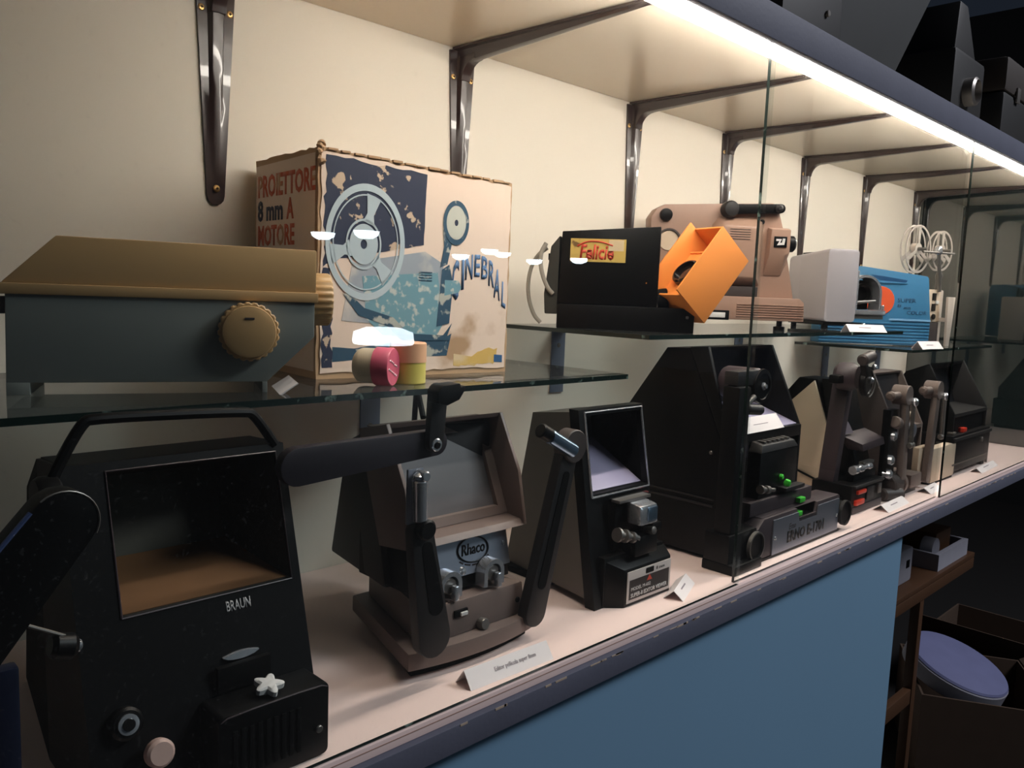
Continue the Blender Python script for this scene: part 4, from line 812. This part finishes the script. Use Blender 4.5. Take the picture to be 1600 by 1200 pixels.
oB('lens_box_end', M_orange, t, (0.0, 0.003), (0.012, 0.072), (0.0031, 0.0579))
lpz = oB('lens_plate', M_orange, t, (0.0031, 0.0879), (0.020, 0.023), (0.0031, 0.0579))
bm = bmesh.new(); ctr = Vector((-0.057, 0, 0.0625))+Lv*0.046+Wv*0.0195+Vv*0.030
add_lathe(bm, ctr, -Wv, [(0.0215, -0.003), (0.0215, 0.008), (0.0195, 0.010), (0.0175, 0.010), (0.0170, 0.004), (0.001, 0.005)], 32)
M_ = Matrix.Translation((1.03, -0.285, 0)) @ Matrix.Rotation(math.radians(-15), 4, 'Z'); inv = (Matrix.Translation((1.023, -0.27, 0)) @ Matrix.Rotation(math.radians(-55), 4, 'Z')).inverted()
bm.transform(inv @ M_); link('lens', mat('lens_black', (26, 20, 18), 0.15) and bm, MATS['lens_black'], lpz)

# ================================================================== beige cine projector
t = thing('film_projector', 'beige film projector with black folding arm on top and square logo badge', 'projector', (1.417, -0.235, SH2), -40)
z_ = lambda z: z-SH2
LO('housing', M_beige, t, [[(-0.282, y, z_(0.520)), (-0.279, y, z_(0.400)), (-0.255, y, z_(0.386)), (-0.012, y, z_(0.386)), (-0.040, y, z_(0.510)), (-0.053, y, z_(0.551)), (-0.062, y, z_(0.554)), (-0.258, y, z_(0.543)), (-0.272, y, z_(0.535))] for y in (0.0, 0.040)], 0.003)
PR('base', M_beige, t, [(-0.245, 0.0166), (0.0, 0.0166), (-0.002, 0.0500), (-0.010, 0.0575), (-0.245, 0.0575)], 'y', -0.024, 0.044, 0.002)
for i in range(6): B('base_rib', M_beige, t, (-0.125, -0.003), (-0.0255, -0.0235), (0.0225+i*0.0042, 0.0243+i*0.0042), 0.0004)
for x in (-0.235, -0.035): LA('foot', M_black, t, (x, 0.0, 0.0), (0, 0, 1), [(0.010, 0), (0.010, 0.006), (0.005, 0.007), (0.005, 0.0165)], 20)
sn = B('frame_window', M_black, t, (-0.180, -0.138), (-0.0262, -0.0240), (0.0155, 0.0325), 0.001); B('window_label', M_white, sn, (-0.175, -0.1455), (-0.0270, -0.0262), (0.0195, 0.0285), 0.0005)
md = LO('lamp_cover', M_beige, t, [[(-0.172, -0.001, z_(0.512)), (-0.172, -0.001, z_(0.405)), (-0.078, -0.001, z_(0.405)), (-0.078, -0.001, z_(0.525)), (-0.160, -0.001, z_(0.527))], [(-0.160, -0.022, z_(0.500)), (-0.160, -0.022, z_(0.420)), (-0.092, -0.022, z_(0.420)), (-0.092, -0.022, z_(0.508)), (-0.155, -0.022, z_(0.510))]], 0.003)
for i in range(5): B('vent_slot', M_dbrown, md, (-0.145, -0.108), (-0.0226, -0.0218), (z_(0.486+i*0.0042), z_(0.4872+i*0.0042)), 0)
B('dark_gate', M_dbrown, t, (-0.172, -0.085), (-0.015, -0.0005), (z_(0.3868), z_(0.4045)), 0.002)
lx = LO('lens_block', M_beige, t, [[(-0.073, -0.001, z_(0.425)), (-0.040, -0.001, z_(0.425)), (-0.030, -0.001, z_(0.465)), (-0.030, -0.001, z_(0.511)), (-0.070, -0.001, z_(0.511))], [(-0.070, -0.018, z_(0.462)), (-0.042, -0.018, z_(0.462)), (-0.033, -0.018, z_(0.467)), (-0.033, -0.018, z_(0.507)), (-0.068, -0.018, z_(0.507))]], 0.002)
bd = B('logo_badge', M_black, lx, (-0.0635, -0.0400), (-0.0200, -0.0180), (z_(0.4755), z_(0.4945)), 0.0006)
PR('logo_mark', M_white, bd, [(-0.060, z_(0.490)), (-0.0500, z_(0.490)), (-0.0530, z_(0.4835)), (-0.0495, z_(0.4835)), (-0.0480, z_(0.491)), (-0.0435, z_(0.491)), (-0.0450, z_(0.480)), (-0.0580, z_(0.479)), (-0.0540, z_(0.4865)), (-0.060, z_(0.4865))], 'y', -0.0204, -0.0200)
LA('focus_knob', M_black, t, (-0.030, 0.008, z_(0.484)), (1, 0, 0), [(0.014, 0), (0.0145, 0.004), (0.0145, 0.012), (0.012, 0.014)], 24)
CY('knob_ring', M_chrome, t, (-0.0175, 0.008, z_(0.484)), (-0.0150, 0.008, z_(0.484)), 0.0125)
LA('film_guide', M_black, t, (-0.256, 0.0, z_(0.5245)), (0, -1, 0), [(0.0110, 0), (0.0115, 0.004), (0.010, 0.010), (0.004, 0.011)], 24)
ar = PR('folding_arm', M_black, t, stadium((-0.141, z_(0.539)), (-0.052, z_(0.5435)), 0.0085, 0.0080), 'y', -0.014, -0.0005, 0.002)
LA('arm_pivot', M_soot, ar, (-0.144, -0.001, z_(0.5385)), (0, -1, 0), [(0.0145, 0), (0.0145, 0.016), (0.012, 0.020), (0.006, 0.021)], 28)
LA('arm_spindle', M_soot, ar, (-0.058, -0.014, z_(0.5435)), (0, -1, 0), [(0.0070, 0), (0.0070, 0.006), (0.003, 0.009)], 18)
bm = bmesh.new(); ring2d(bm, -0.248, z_(0.4800), 0.0215, 0.0185, -0.004, -0.0002, 40, 1, 0, 200); link('reel_recess_rim', bm, M_dbrown, t)
LA('reel_recess', M_cream, t, (-0.248, -0.0003, z_(0.480)), (0, -1, 0), [(0.0180, 0), (0.017, 0.0015), (0.001, 0.0015)], 32)
CY('side_dial', M_beige, t, (-0.265, -0.0003, z_(0.432)), (-0.265, -0.006, z_(0.432)), 0.009); CY('side_dial', M_beige, t, (-0.262, -0.0003, z_(0.407)), (-0.262, -0.006, z_(0.407)), 0.010)
CY('arm_stud', M_black, t, (-0.082, -0.0003, z_(0.5195)), (-0.082, -0.007, z_(0.5195)), 0.0045)

# ================================================================== silver grey projector
t = thing('film_projector', 'silver grey projector with rounded plain cover and chrome arched gate at its side', 'projector', (1.726, -0.222, SH2), -30)
def rr(y, x0, x1, z0, z1, r): return [(a, y, b_) for a, b_ in rrect(x0, x1, z0, z1, r, 4)]
LO('cover', M_sil2, t, [rr(0.0, -0.090, -0.0160, 0.014, 0.164, 0.008), rr(0.135, -0.092, -0.020, 0.014, 0.152, 0.010)], 0.003)
B('plinth', M_black, t, (-0.088, 0.010), (0.004, 0.13), (0.007, 0.0138), 0.001)
for x, y in ((-0.08, 0.012), (0.0, 0.012), (-0.08, 0.12), (0.0, 0.12)): CY('foot', M_black, t, (x, y, 0), (x, y, 0.0069), 0.006, seg=16)
B('grip_slot', M_soot, t, (-0.070, -0.050), (0.05, 0.12), (0.156, 0.160), 0.001)
dk = B('gate_deck', M_steel, t, (-0.0158, 0.056), (0.004, 0.05), (0.022, 0.031), 0.001); B('deck_rail', M_chrome, dk, (-0.0158, 0.058), (0.000, 0.006), (0.0312, 0.041), 0.001)
bm = bmesh.new(); rows = [[(0.0535, 0.010, 0.041), (0.0485, 0.010, 0.041), (0.0485, 0.045, 0.041), (0.0535, 0.045, 0.041)]]
for i in range(15):
    a = math.radians(142*i/14); c, s_ = math.cos(a), math.sin(a)
    rows.append([(0.0135+0.040*c, 0.010, 0.074+0.040*s_), (0.0135+0.035*c, 0.010, 0.074+0.035*s_), (0.0135+0.035*c, 0.045, 0.074+0.035*s_), (0.0135+0.040*c, 0.045, 0.074+0.040*s_)])
add_loft(bm, rows); link('gate_arch', bm, M_chrome, t)
B('gate_back', M_blackm, t, (-0.0158, 0.048), (0.046, 0.05), (0.0412, 0.104), 0.001)
LA('lens', M_black, t, (0.018, 0.045, 0.074), (0, -1, 0), [(0.022, 0), (0.022, 0.020), (0.018, 0.022), (0.016, 0.012), (0.001, 0.010)], 24)
CY('gate_bar', M_steel, t, (-0.012, 0.012, 0.056), (0.040, 0.012, 0.060), 0.003); CY('gate_post', M_chrome, t, (-0.0095, 0.008, 0.0412), (-0.0095, 0.008, 0.122), 0.002); CY('gate_stud', M_chrome, t, (0.050, 0.002, 0.0412), (0.050, 0.002, 0.052), 0.004)
B('side_block', mat('blue_grey_metal', (120, 130, 150), 0.45, 0.3), t, (-0.0155, -0.0085), (0.012, 0.04), (0.1005, 0.128), 0.001)
bm = bmesh.new(); ring2d(bm, 0.002, 0.140, 0.0215, 0.0190, 0.055, 0.059, 30); link('wire_ring', bm, M_cream, t)
B('ring_stem', M_black, t, (-0.0158, 0.004), (0.052, 0.062), (0.1002, 0.1212), 0.001)
CY('base_stud', M_chrome, t, (0.006, 0.004, 0.0105), (0.006, -0.004, 0.0105), 0.003)

# ================================================================== blue projector
t = thing('film_projector', 'bright blue plastic projector with orange disc and ribbed lower body', 'projector', (2.08, -0.24, SH3), -45)
BZ = SH3
LO('housing', M_blue, t, [[(-0.262, y, 0.002), (0.0, y, 0.002), (0.0, y, 0.062), (-0.012, y, 0.163), (-0.016, y, 0.167), (-0.166, y, 0.185), (-0.250, y, 0.185), (-0.262, y, 0.170)] for y in (0.0, 0.055)], 0.002)
for i in range(7): B('rib', M_blue, t, (-0.262, -0.001), (-0.0022, 0.001), (0.006+i*0.0075, 0.0105+i*0.0075), 0.0008)
LO('shoulder', M_blue, t, [[(-0.090, -0.0035, 0.0605), (-0.0005, -0.0035, 0.0605), (-0.0005, 0.0, 0.0605), (-0.098, 0.0, 0.0605)], [(-0.084, -0.001, 0.0650), (-0.0010, -0.001, 0.0650), (-0.0010, 0.0, 0.0650), (-0.098, 0.0, 0.0650)]], 0)
hr = LO('handle_recess', mat('deep_blue_plastic', (22, 74, 120), 0.5), t, [[(-0.150, y, 0.1665), (-0.128, y, 0.1540), (-0.066, y, 0.1500), (-0.062, y, 0.1560), (-0.120, y, 0.1640)] for y in (-0.0004, 0.002)], 0)
B('handle_edge', M_blue, hr, (-0.126, -0.062), (-0.0028, -0.0004), (0.1470, 0.1505), 0.0008)
CY('orange_disc', mat('orange_red', (236, 96, 54), 0.45), t, (-0.124, 0.0, 0.106), (-0.124, -0.003, 0.106), 0.0340, seg=36)
for txt, x, z, h_, wd in (('SUPER', -0.082, 0.104, 0.014, 0.044), ('8', -0.082, 0.092, 0.011, 0.010), ('mm', -0.066, 0.088, 0.012, 0.016), ('COLOR', -0.058, 0.076, 0.013, 0.048)):
    TX('lettering', mat('dusky_blue_print', (44, 88, 124), 0.6), t, txt, h_, Vector((x, -0.0002, z)), (1, 0, 0), (0, 0, 1), 0.0004, width=wd, bold=0.01)

# ================================================================== pale projector with two reels
t = thing('reel_projector', 'pale film projector carrying two wire film reels beside the blue projector', 'projector', (2.17, -0.2, SH3), -9)
z3 = lambda z: z-SH3
M_pw = mat('pale_plastic', (196, 182, 170), 0.5)
B('body', M_pw, t, (-0.02, 0.075), (0.0, 0.07), (0.0, z3(0.425)), 0.004)
B('face_panel', M_cream, t, (-0.012, 0.045), (-0.008, -0.0003), (z3(0.345), z3(0.425)), 0.002)
for z in (0.398, 0.372): B('panel_opening', M_black, t, (0.004, 0.022), (-0.0098, -0.0082), (z3(z), z3(z+0.018)), 0.001)
CY('panel_knob', M_black, t, (0.013, -0.0082, z3(0.358)), (0.013, -0.013, z3(0.358)), 0.007); B('panel_key', M_white, t, (0.020, 0.034), (-0.0110, -0.0082), (z3(0.390), z3(0.398)), 0.001)
B('lower_box', M_dbrown, t, (-0.022, 0.035), (-0.014, -0.0003), (0.0, z3(0.344)), 0.002)
LO('side_plate', M_pw, t, [[(0.048, -0.030, 0.0), (0.064, -0.030, 0.0), (0.064, -0.024, 0.0), (0.048, -0.024, 0.0)], [(0.040, -0.030, z3(0.408)), (0.076, -0.030, z3(0.408)), (0.076, -0.024, z3(0.408)), (0.040, -0.024, z3(0.408))]], 0.001)
B('plate_stay', M_pw, t, (0.05, 0.06), (-0.0239, -0.0002), (0.06, 0.07), 0.001)
TU('reel_arm', M_steel, t, [(0.028, -0.012, z3(0.420)), (0.018, -0.012, z3(0.47)), (0.008, -0.012, z3(0.515))], 0.0045, 10)
LA('arm_knob', M_chrome, t, (0.006, -0.012, z3(0.510)), (0, 0, 1), [(0.006, 0), (0.009, 0.006), (0.008, 0.016), (0.004, 0.021)], 18)
TU('reel_axle', M_steel, t, [(-0.075, -0.016, z3(0.513)), (0.075, -0.016, z3(0.516))], 0.0026, 8)
LA('lamp_knob', M_steel, t, (0.052, 0.005, z3(0.4251)), (0, 0, 1), [(0.007, 0), (0.006, 0.022), (0.009, 0.034), (0.006, 0.044)], 18)
def reel(cx, cz, y, R):
    bm = bmesh.new()
    for yy in (y, y+0.013):
        ring2d(bm, cx, cz, R, R-0.005, yy, yy+0.0015, 40); ring2d(bm, cx, cz, 0.015, 0.006, yy, yy+0.0015, 24)
        for k_ in range(3):
            a = math.radians(90+120*k_); c, s_ = math.cos(a), math.sin(a)
            add_prism(bm, [(cx+u*c-w_*s_, cz+u*s_+w_*c) for u, w_ in ((0.013, -0.004), (R-0.003, -0.006), (R-0.003, 0.006), (0.013, 0.004))], 'y', yy, yy+0.0015)
    o = link('film_reel', bm, mat('translucent_reel', (180, 172, 164), 0.4), t)
    CY('reel_core', M_pw, o, (cx, y+0.0016, cz), (cx, y+0.0129, cz), 0.014)
reel(-0.062, z3(0.520), 0.002, 0.058); reel(0.052, z3(0.522), 0.002, 0.050)
CY('axle_stub', M_steel, t, (-0.062, -0.018, z3(0.520)), (-0.062, 0.02, z3(0.520)), 0.004); CY('axle_stub', M_steel, t, (0.052, -0.018, z3(0.522)), (0.052, 0.02, z3(0.522)), 0.004)
TU('lower_arm', M_black, t, [(-0.05, 0.02, z3(0.43)), (-0.03, 0.03, z3(0.452)), (0.0, 0.03, z3(0.45)), (0.01, 0.03, z3(0.4252))], 0.006, 8, 1)

# ================================================================== caption cards
def card(x, y, wd, rz, label, z=0.0, hgt=0.0165, txt=None, d=0.030):
    o = thing('card', label, 'card', (x, y, z), rz, 'caption cards')
    bm = bmesh.new(); th = 0.0006
    add_prism(bm, [(-d/2, 0.0002), (0, hgt), (d/2, 0.0002), (d/2-th*2, 0.0002), (0, hgt-th*1.6), (-d/2+th*2, 0.0002)], 'x', 0, wd); link('folded_sheet', bm, M_paper, o, flat=True)
    nn = Vector((0, -hgt, d/2)).normalized(); yv = Vector((0, d/2, hgt)).normalized()
    if txt: TX('lettering', M_ink, o, txt, 0.0062, Vector((wd*0.31, -d/2, 0.0002))+yv*0.009+nn*0.0001, (1, 0, 0), yv, 0.0002, width=wd*0.50)
    else:
        p0 = Vector((0, -d/2, 0.0002))+yv*0.010+nn*0.0002
        QD('caption_line', M_ink, o, [p0+Vector((wd*0.3, 0, 0)), p0+Vector((wd*0.62, 0, 0)), p0+Vector((wd*0.62, 0, 0))+yv*0.002, p0+Vector((wd*0.3, 0, 0))+yv*0.002], nn*0.0001)
card(0.505, -0.372, 0.112, -2, 'long white folded caption card in front of the grey brown viewer with silver plate', txt='Editor pellicola super 8mm', hgt=0.0165, d=0.024)
card(0.858, -0.372, 0.075, 22, 'white folded caption card in front of the slim taupe viewer', hgt=0.012, d=0.026)
card(1.545, -0.362, 0.115, 2, 'white folded caption card in front of the viewer with red lights', hgt=0.012)
card(1.775, -0.360, 0.080, 4, 'white folded caption card in front of the viewer with two reel posts', hgt=0.011)
card(2.110, -0.362, 0.150, 2, 'white folded caption card in front of the long black viewer at the far end', hgt=0.011, d=0.026)
card(1.545, -0.268, 0.085, -28, 'white folded caption card on the middle glass shelf below the silver projector', z=SH2, hgt=0.014, d=0.026)
card(1.965, -0.255, 0.085, -12, 'white folded caption card on the far glass shelf below the blue projector', z=SH3, hgt=0.017, d=0.028)
# ================================================================== dark things on top of the case
TZ = 0.7376
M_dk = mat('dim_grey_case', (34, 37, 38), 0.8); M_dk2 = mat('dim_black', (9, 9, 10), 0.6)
t = thing('projection_screen_case', 'dim grey slanted case on top of the display, upper right', 'case', (1.62, -0.27, TZ), world=True)
PR('slanted_panel', M_dk, t, [(1.44, TZ+0.012), (1.60, TZ+0.012), (1.90, TZ+0.36), (1.72, TZ+0.42), (1.40, TZ+0.16)], 'y', -0.27, -0.245, 0.004)
B('case_base', M_dk2, t, (1.42, 1.72), (-0.30, -0.18), (TZ, TZ+0.0115), 0.002); PR('back_stay', M_dk2, t, [(1.50, TZ+0.012), (1.53, TZ+0.012), (1.66, TZ+0.2), (1.63, TZ+0.2)], 'y', -0.2445, -0.22)
t = thing('old_projector', 'black projector with lens standing in the dark on top of the display case', 'projector', (2.05, -0.25, TZ), world=True)
B('body', M_dk2, t, (1.90, 2.10), (-0.30, -0.15), (TZ+0.008, TZ+0.19), 0.01); LO('sloped_cover', M_dk2, t, [[(1.92, -0.29, TZ+0.1901), (2.06, -0.29, TZ+0.1901), (2.06, -0.16, TZ+0.1901), (1.92, -0.16, TZ+0.1901)], [(1.96, -0.28, TZ+0.30), (2.01, -0.28, TZ+0.30), (2.01, -0.18, TZ+0.30), (1.96, -0.18, TZ+0.30)]], 0.004)
LA('lens', M_steel, t, (1.985, -0.30, TZ+0.11), (0, -1, 0), [(0.03, 0), (0.03, 0.02), (0.024, 0.024), (0.022, 0.01), (0.001, 0.01)], 24)
for x in (1.92, 2.08): CY('foot', M_dk2, t, (x, -0.28, TZ), (x, -0.28, TZ+0.0079), 0.01); CY('foot', M_dk2, t, (x, -0.17, TZ), (x, -0.17, TZ+0.0079), 0.01)
t = thing('old_projector', 'black projector with a slim tilted arm on top of the display, nearest the upper edge', 'projector', (1.25, -0.27, TZ), world=True)
B('body', M_dk2, t, (1.16, 1.36), (-0.30, -0.17), (TZ, TZ+0.14), 0.01); TU('tilted_arm', M_dk2, t, [(1.34, -0.26, TZ+0.13), (1.44, -0.26, TZ+0.30), (1.47, -0.26, TZ+0.34)], 0.012, 10); CY('arm_bolt', M_steel, t, (1.30, -0.30, TZ+0.10), (1.30, -0.305, TZ+0.10), 0.005); CY('arm_bolt', M_steel, t, (1.22, -0.30, TZ+0.12), (1.22, -0.305, TZ+0.12), 0.004)
t = thing('equipment_case', 'dark box case at the far end on top of the display', 'case', (2.4, -0.25, TZ), world=True)
B('case_body', M_dk2, t, (2.22, 2.52), (-0.31, -0.12), (TZ, TZ+0.16), 0.012); B('case_lid', mat('dim_brown', (40, 33, 28), 0.7), t, (2.22, 2.52), (-0.312, -0.118), (TZ+0.1605, TZ+0.24), 0.012); B('latch', M_steel, t, (2.30, 2.325), (-0.317, -0.3121), (TZ+0.145, TZ+0.18), 0.002); B('latch', M_steel, t, (2.42, 2.445), (-0.317, -0.3121), (TZ+0.145, TZ+0.18), 0.002)

# ================================================================== dark corner below the counter
t = thing('wooden_stand', 'orange brown wooden stand in the shadow beyond the blue panel', 'stand', (2.3, -0.15, FZ), world=True)
B('top_rail', M_wood, t, (1.96, 2.58), (-0.255, -0.225), (-0.36, -0.33), 0.003); B('side_rail', M_wood, t, (2.20, 2.23), (-0.224, 0.10), (-0.36, -0.33), 0.003)
for x, y in ((2.175, -0.25), (1.96, -0.25), (2.175, 0.075), (1.96, 0.075)): B('leg', M_wood, t, (x, x+0.028), (y, y+0.024), (FZ, -0.3602), 0.003)
B('shelf_plate', M_wood, t, (1.96, 2.58), (-0.255, 0.10), (-0.329, -0.315), 0.002)
B('lower_rail', M_wood, t, (1.9882, 2.1748), (-0.248, -0.228), (-0.64, -0.60), 0.003)
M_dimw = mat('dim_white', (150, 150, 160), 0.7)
t = thing('charger', 'white plug adapter on the wooden stand next to the blue panel', 'adapter', (2.13, -0.2, -0.315), world=True)
B('housing', M_dimw, t, (2.085, 2.175), (-0.222, -0.15), (-0.3148, -0.225), 0.008); B('socket_face', M_blackm, t, (2.13, 2.15), (-0.2235, -0.222), (-0.275, -0.255), 0.001); TU('cord', M_blackm, t, [(2.17, -0.18, -0.28), (2.20, -0.18, -0.27), (2.23, -0.17, -0.309)], 0.004, 8, 1)
t = thing('open_box', 'white open box lying at the right edge of the wooden stand', 'box', (2.42, -0.2, -0.315), world=True)
FR('tray', M_dimw, t, [(2.30, -0.245, -0.3148), (2.54, -0.245, -0.3148), (2.54, -0.10, -0.3148), (2.30, -0.10, -0.3148)], [(2.312, -0.232, -0.3148), (2.528, -0.232, -0.3148), (2.528, -0.112, -0.3148), (2.312, -0.112, -0.3148)], (0, 0, 0.045)); B('tray_floor', M_blackm, t, (2.312, 2.528), (-0.232, -0.112), (-0.3148, -0.308), 0)
B('contents', mat('brown_pack', (84, 54, 28), 0.7), t, (2.38, 2.50), (-0.21, -0.13), (-0.3079, -0.235), 0.004); CY('spool', M_dimw, t, (2.345, -0.222, -0.268), (2.345, -0.19, -0.268), 0.03)
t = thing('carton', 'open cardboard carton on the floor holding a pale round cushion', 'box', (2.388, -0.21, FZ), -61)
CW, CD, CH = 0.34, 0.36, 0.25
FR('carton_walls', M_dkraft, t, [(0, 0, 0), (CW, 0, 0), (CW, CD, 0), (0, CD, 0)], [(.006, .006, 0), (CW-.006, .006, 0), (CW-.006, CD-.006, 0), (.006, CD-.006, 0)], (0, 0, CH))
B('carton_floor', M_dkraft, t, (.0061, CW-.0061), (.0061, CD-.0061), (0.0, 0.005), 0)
QD('carton_flap', M_dkraft, t, [(CW, 0, CH), (CW, CD, CH), (CW+0.10, CD, CH+0.06), (CW+0.10, 0, CH+0.06)], (0, 0, 0.004))
t = thing('round_cushion', 'pale blue grey round cushion tilted inside the cardboard carton', 'cushion', (2.388, -0.21, FZ+0.006), -61)
cc = Vector((0.115, 0.165, 0.262)); cdir = Vector((0.30, -0.16, 1)).normalized()
bm = bmesh.new(); add_lathe(bm, cc+cdir*0.0252, cdir, [(0.140, 0), (0.136, 0.006), (0.10, 0.012), (0.03, 0.014)], 48); link('pad', bm, mat('pale_cushion', (104, 108, 146), 0.7), t)
bm = bmesh.new(); add_lathe(bm, cc, cdir, [(0.136, -0.025), (0.142, -0.020), (0.142, 0.020), (0.138, 0.025)], 48); link('rim', bm, M_dimw, t)
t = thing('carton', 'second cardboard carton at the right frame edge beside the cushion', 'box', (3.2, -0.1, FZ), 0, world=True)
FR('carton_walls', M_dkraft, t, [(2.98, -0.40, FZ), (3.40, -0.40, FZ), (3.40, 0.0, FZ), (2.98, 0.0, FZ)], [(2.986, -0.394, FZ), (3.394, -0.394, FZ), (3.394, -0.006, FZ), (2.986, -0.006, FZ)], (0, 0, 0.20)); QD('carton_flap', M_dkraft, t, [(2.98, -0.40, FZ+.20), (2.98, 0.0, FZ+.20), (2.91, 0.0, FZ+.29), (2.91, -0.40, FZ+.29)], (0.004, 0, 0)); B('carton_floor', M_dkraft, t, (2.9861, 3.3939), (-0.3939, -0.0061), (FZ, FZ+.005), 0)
t = thing('folding_chair', 'dark metal chair standing in the gloom below the far counter end', 'chair', (3.3, 0.45, FZ), world=True)
for x, y, zt in ((3.1, 0.3, -0.10), (3.5, 0.3, -0.10), (3.1, 0.66, -0.48), (3.5, 0.66, -0.48)): CY('leg', M_dk2, t, (x, y, FZ), (x, y, zt), 0.011, seg=12)
B('seat', M_dk2, t, (3.08, 3.52), (0.312, 0.68), (-0.4798, -0.45), 0.008); B('backrest', mat('dim_back', (36, 38, 42), 0.6), t, (3.10, 3.50), (0.282, 0.2885), (-0.32, -0.12), 0.003)

# ================================================================== lamps of the dark hall, seen only mirrored in the glass
M_lamp = emit('lamp_glow', (0.75, 0.88, 1.0), 26.0)
def pendant(x, y, z, r, label, sq=0.45):
    o = thing('pendant_lamp', label, 'lamp', (x, y, z), group='pendant lamps of the hall')
    LA('glow_disc', M_lamp, o, (0, 0, 0), (0, 0, 1), [(r*0.5, -r*0.55), (r*0.9, -r*0.3), (r, 0)], 24)
    LA('lamp_shade', M_steel, o, (0, 0, 0.001), (0, 0, 1), [(r*1.03, 0), (r*0.6, r*0.45), (r*0.15, r*0.6)], 24)
    CY('cord', M_blackm, o, (0, 0, r*0.55), (0, 0, 2.2-z), 0.01, seg=8)
for x, z, r, lb_ in ((5.64, 1.02, 0.15, 'leftmost white lamp spot mirrored on the left edge of the cardboard box'), (6.29, 1.09, 0.17, 'white lamp spot mirrored over the big printed reel of the cardboard box'),
                     (7.94, 0.88, 0.13, 'white lamp spot mirrored just below the small printed reel of the box'), (8.51, 0.99, 0.13, 'white lamp spot mirrored near the right edge of the cardboard box, left of its pair'),
                     (8.78, 0.96, 0.13, 'white lamp spot mirrored at the very right edge of the cardboard box'), (9.49, 0.89, 0.13, 'white lamp spot mirrored beside the cable loop of the black projector'),
                     (10.57, 0.97, 0.15, 'white lamp spot mirrored over the yellow label of the black projector')):
    pendant(x, -9.0, z, r, lb_)
t = thing('light_table', 'glowing light table mirrored as a wide white blur on the cardboard box', 'light table', (6.6, -9.0, FZ), world=True)
LA('glow_top', emit('table_glow', (0.8, 0.9, 1.0), 14.0), t, (6.6, -9.0, -0.40), (0, 0, 1), [(0.40, 0), (0.42, 0.03), (0.40, 0.16), (0.25, 0.22)], 32)
CY('pedestal', M_dk2, t, (6.6, -9.0, FZ), (6.6, -9.0, -0.401), 0.16, 0.2, 24)
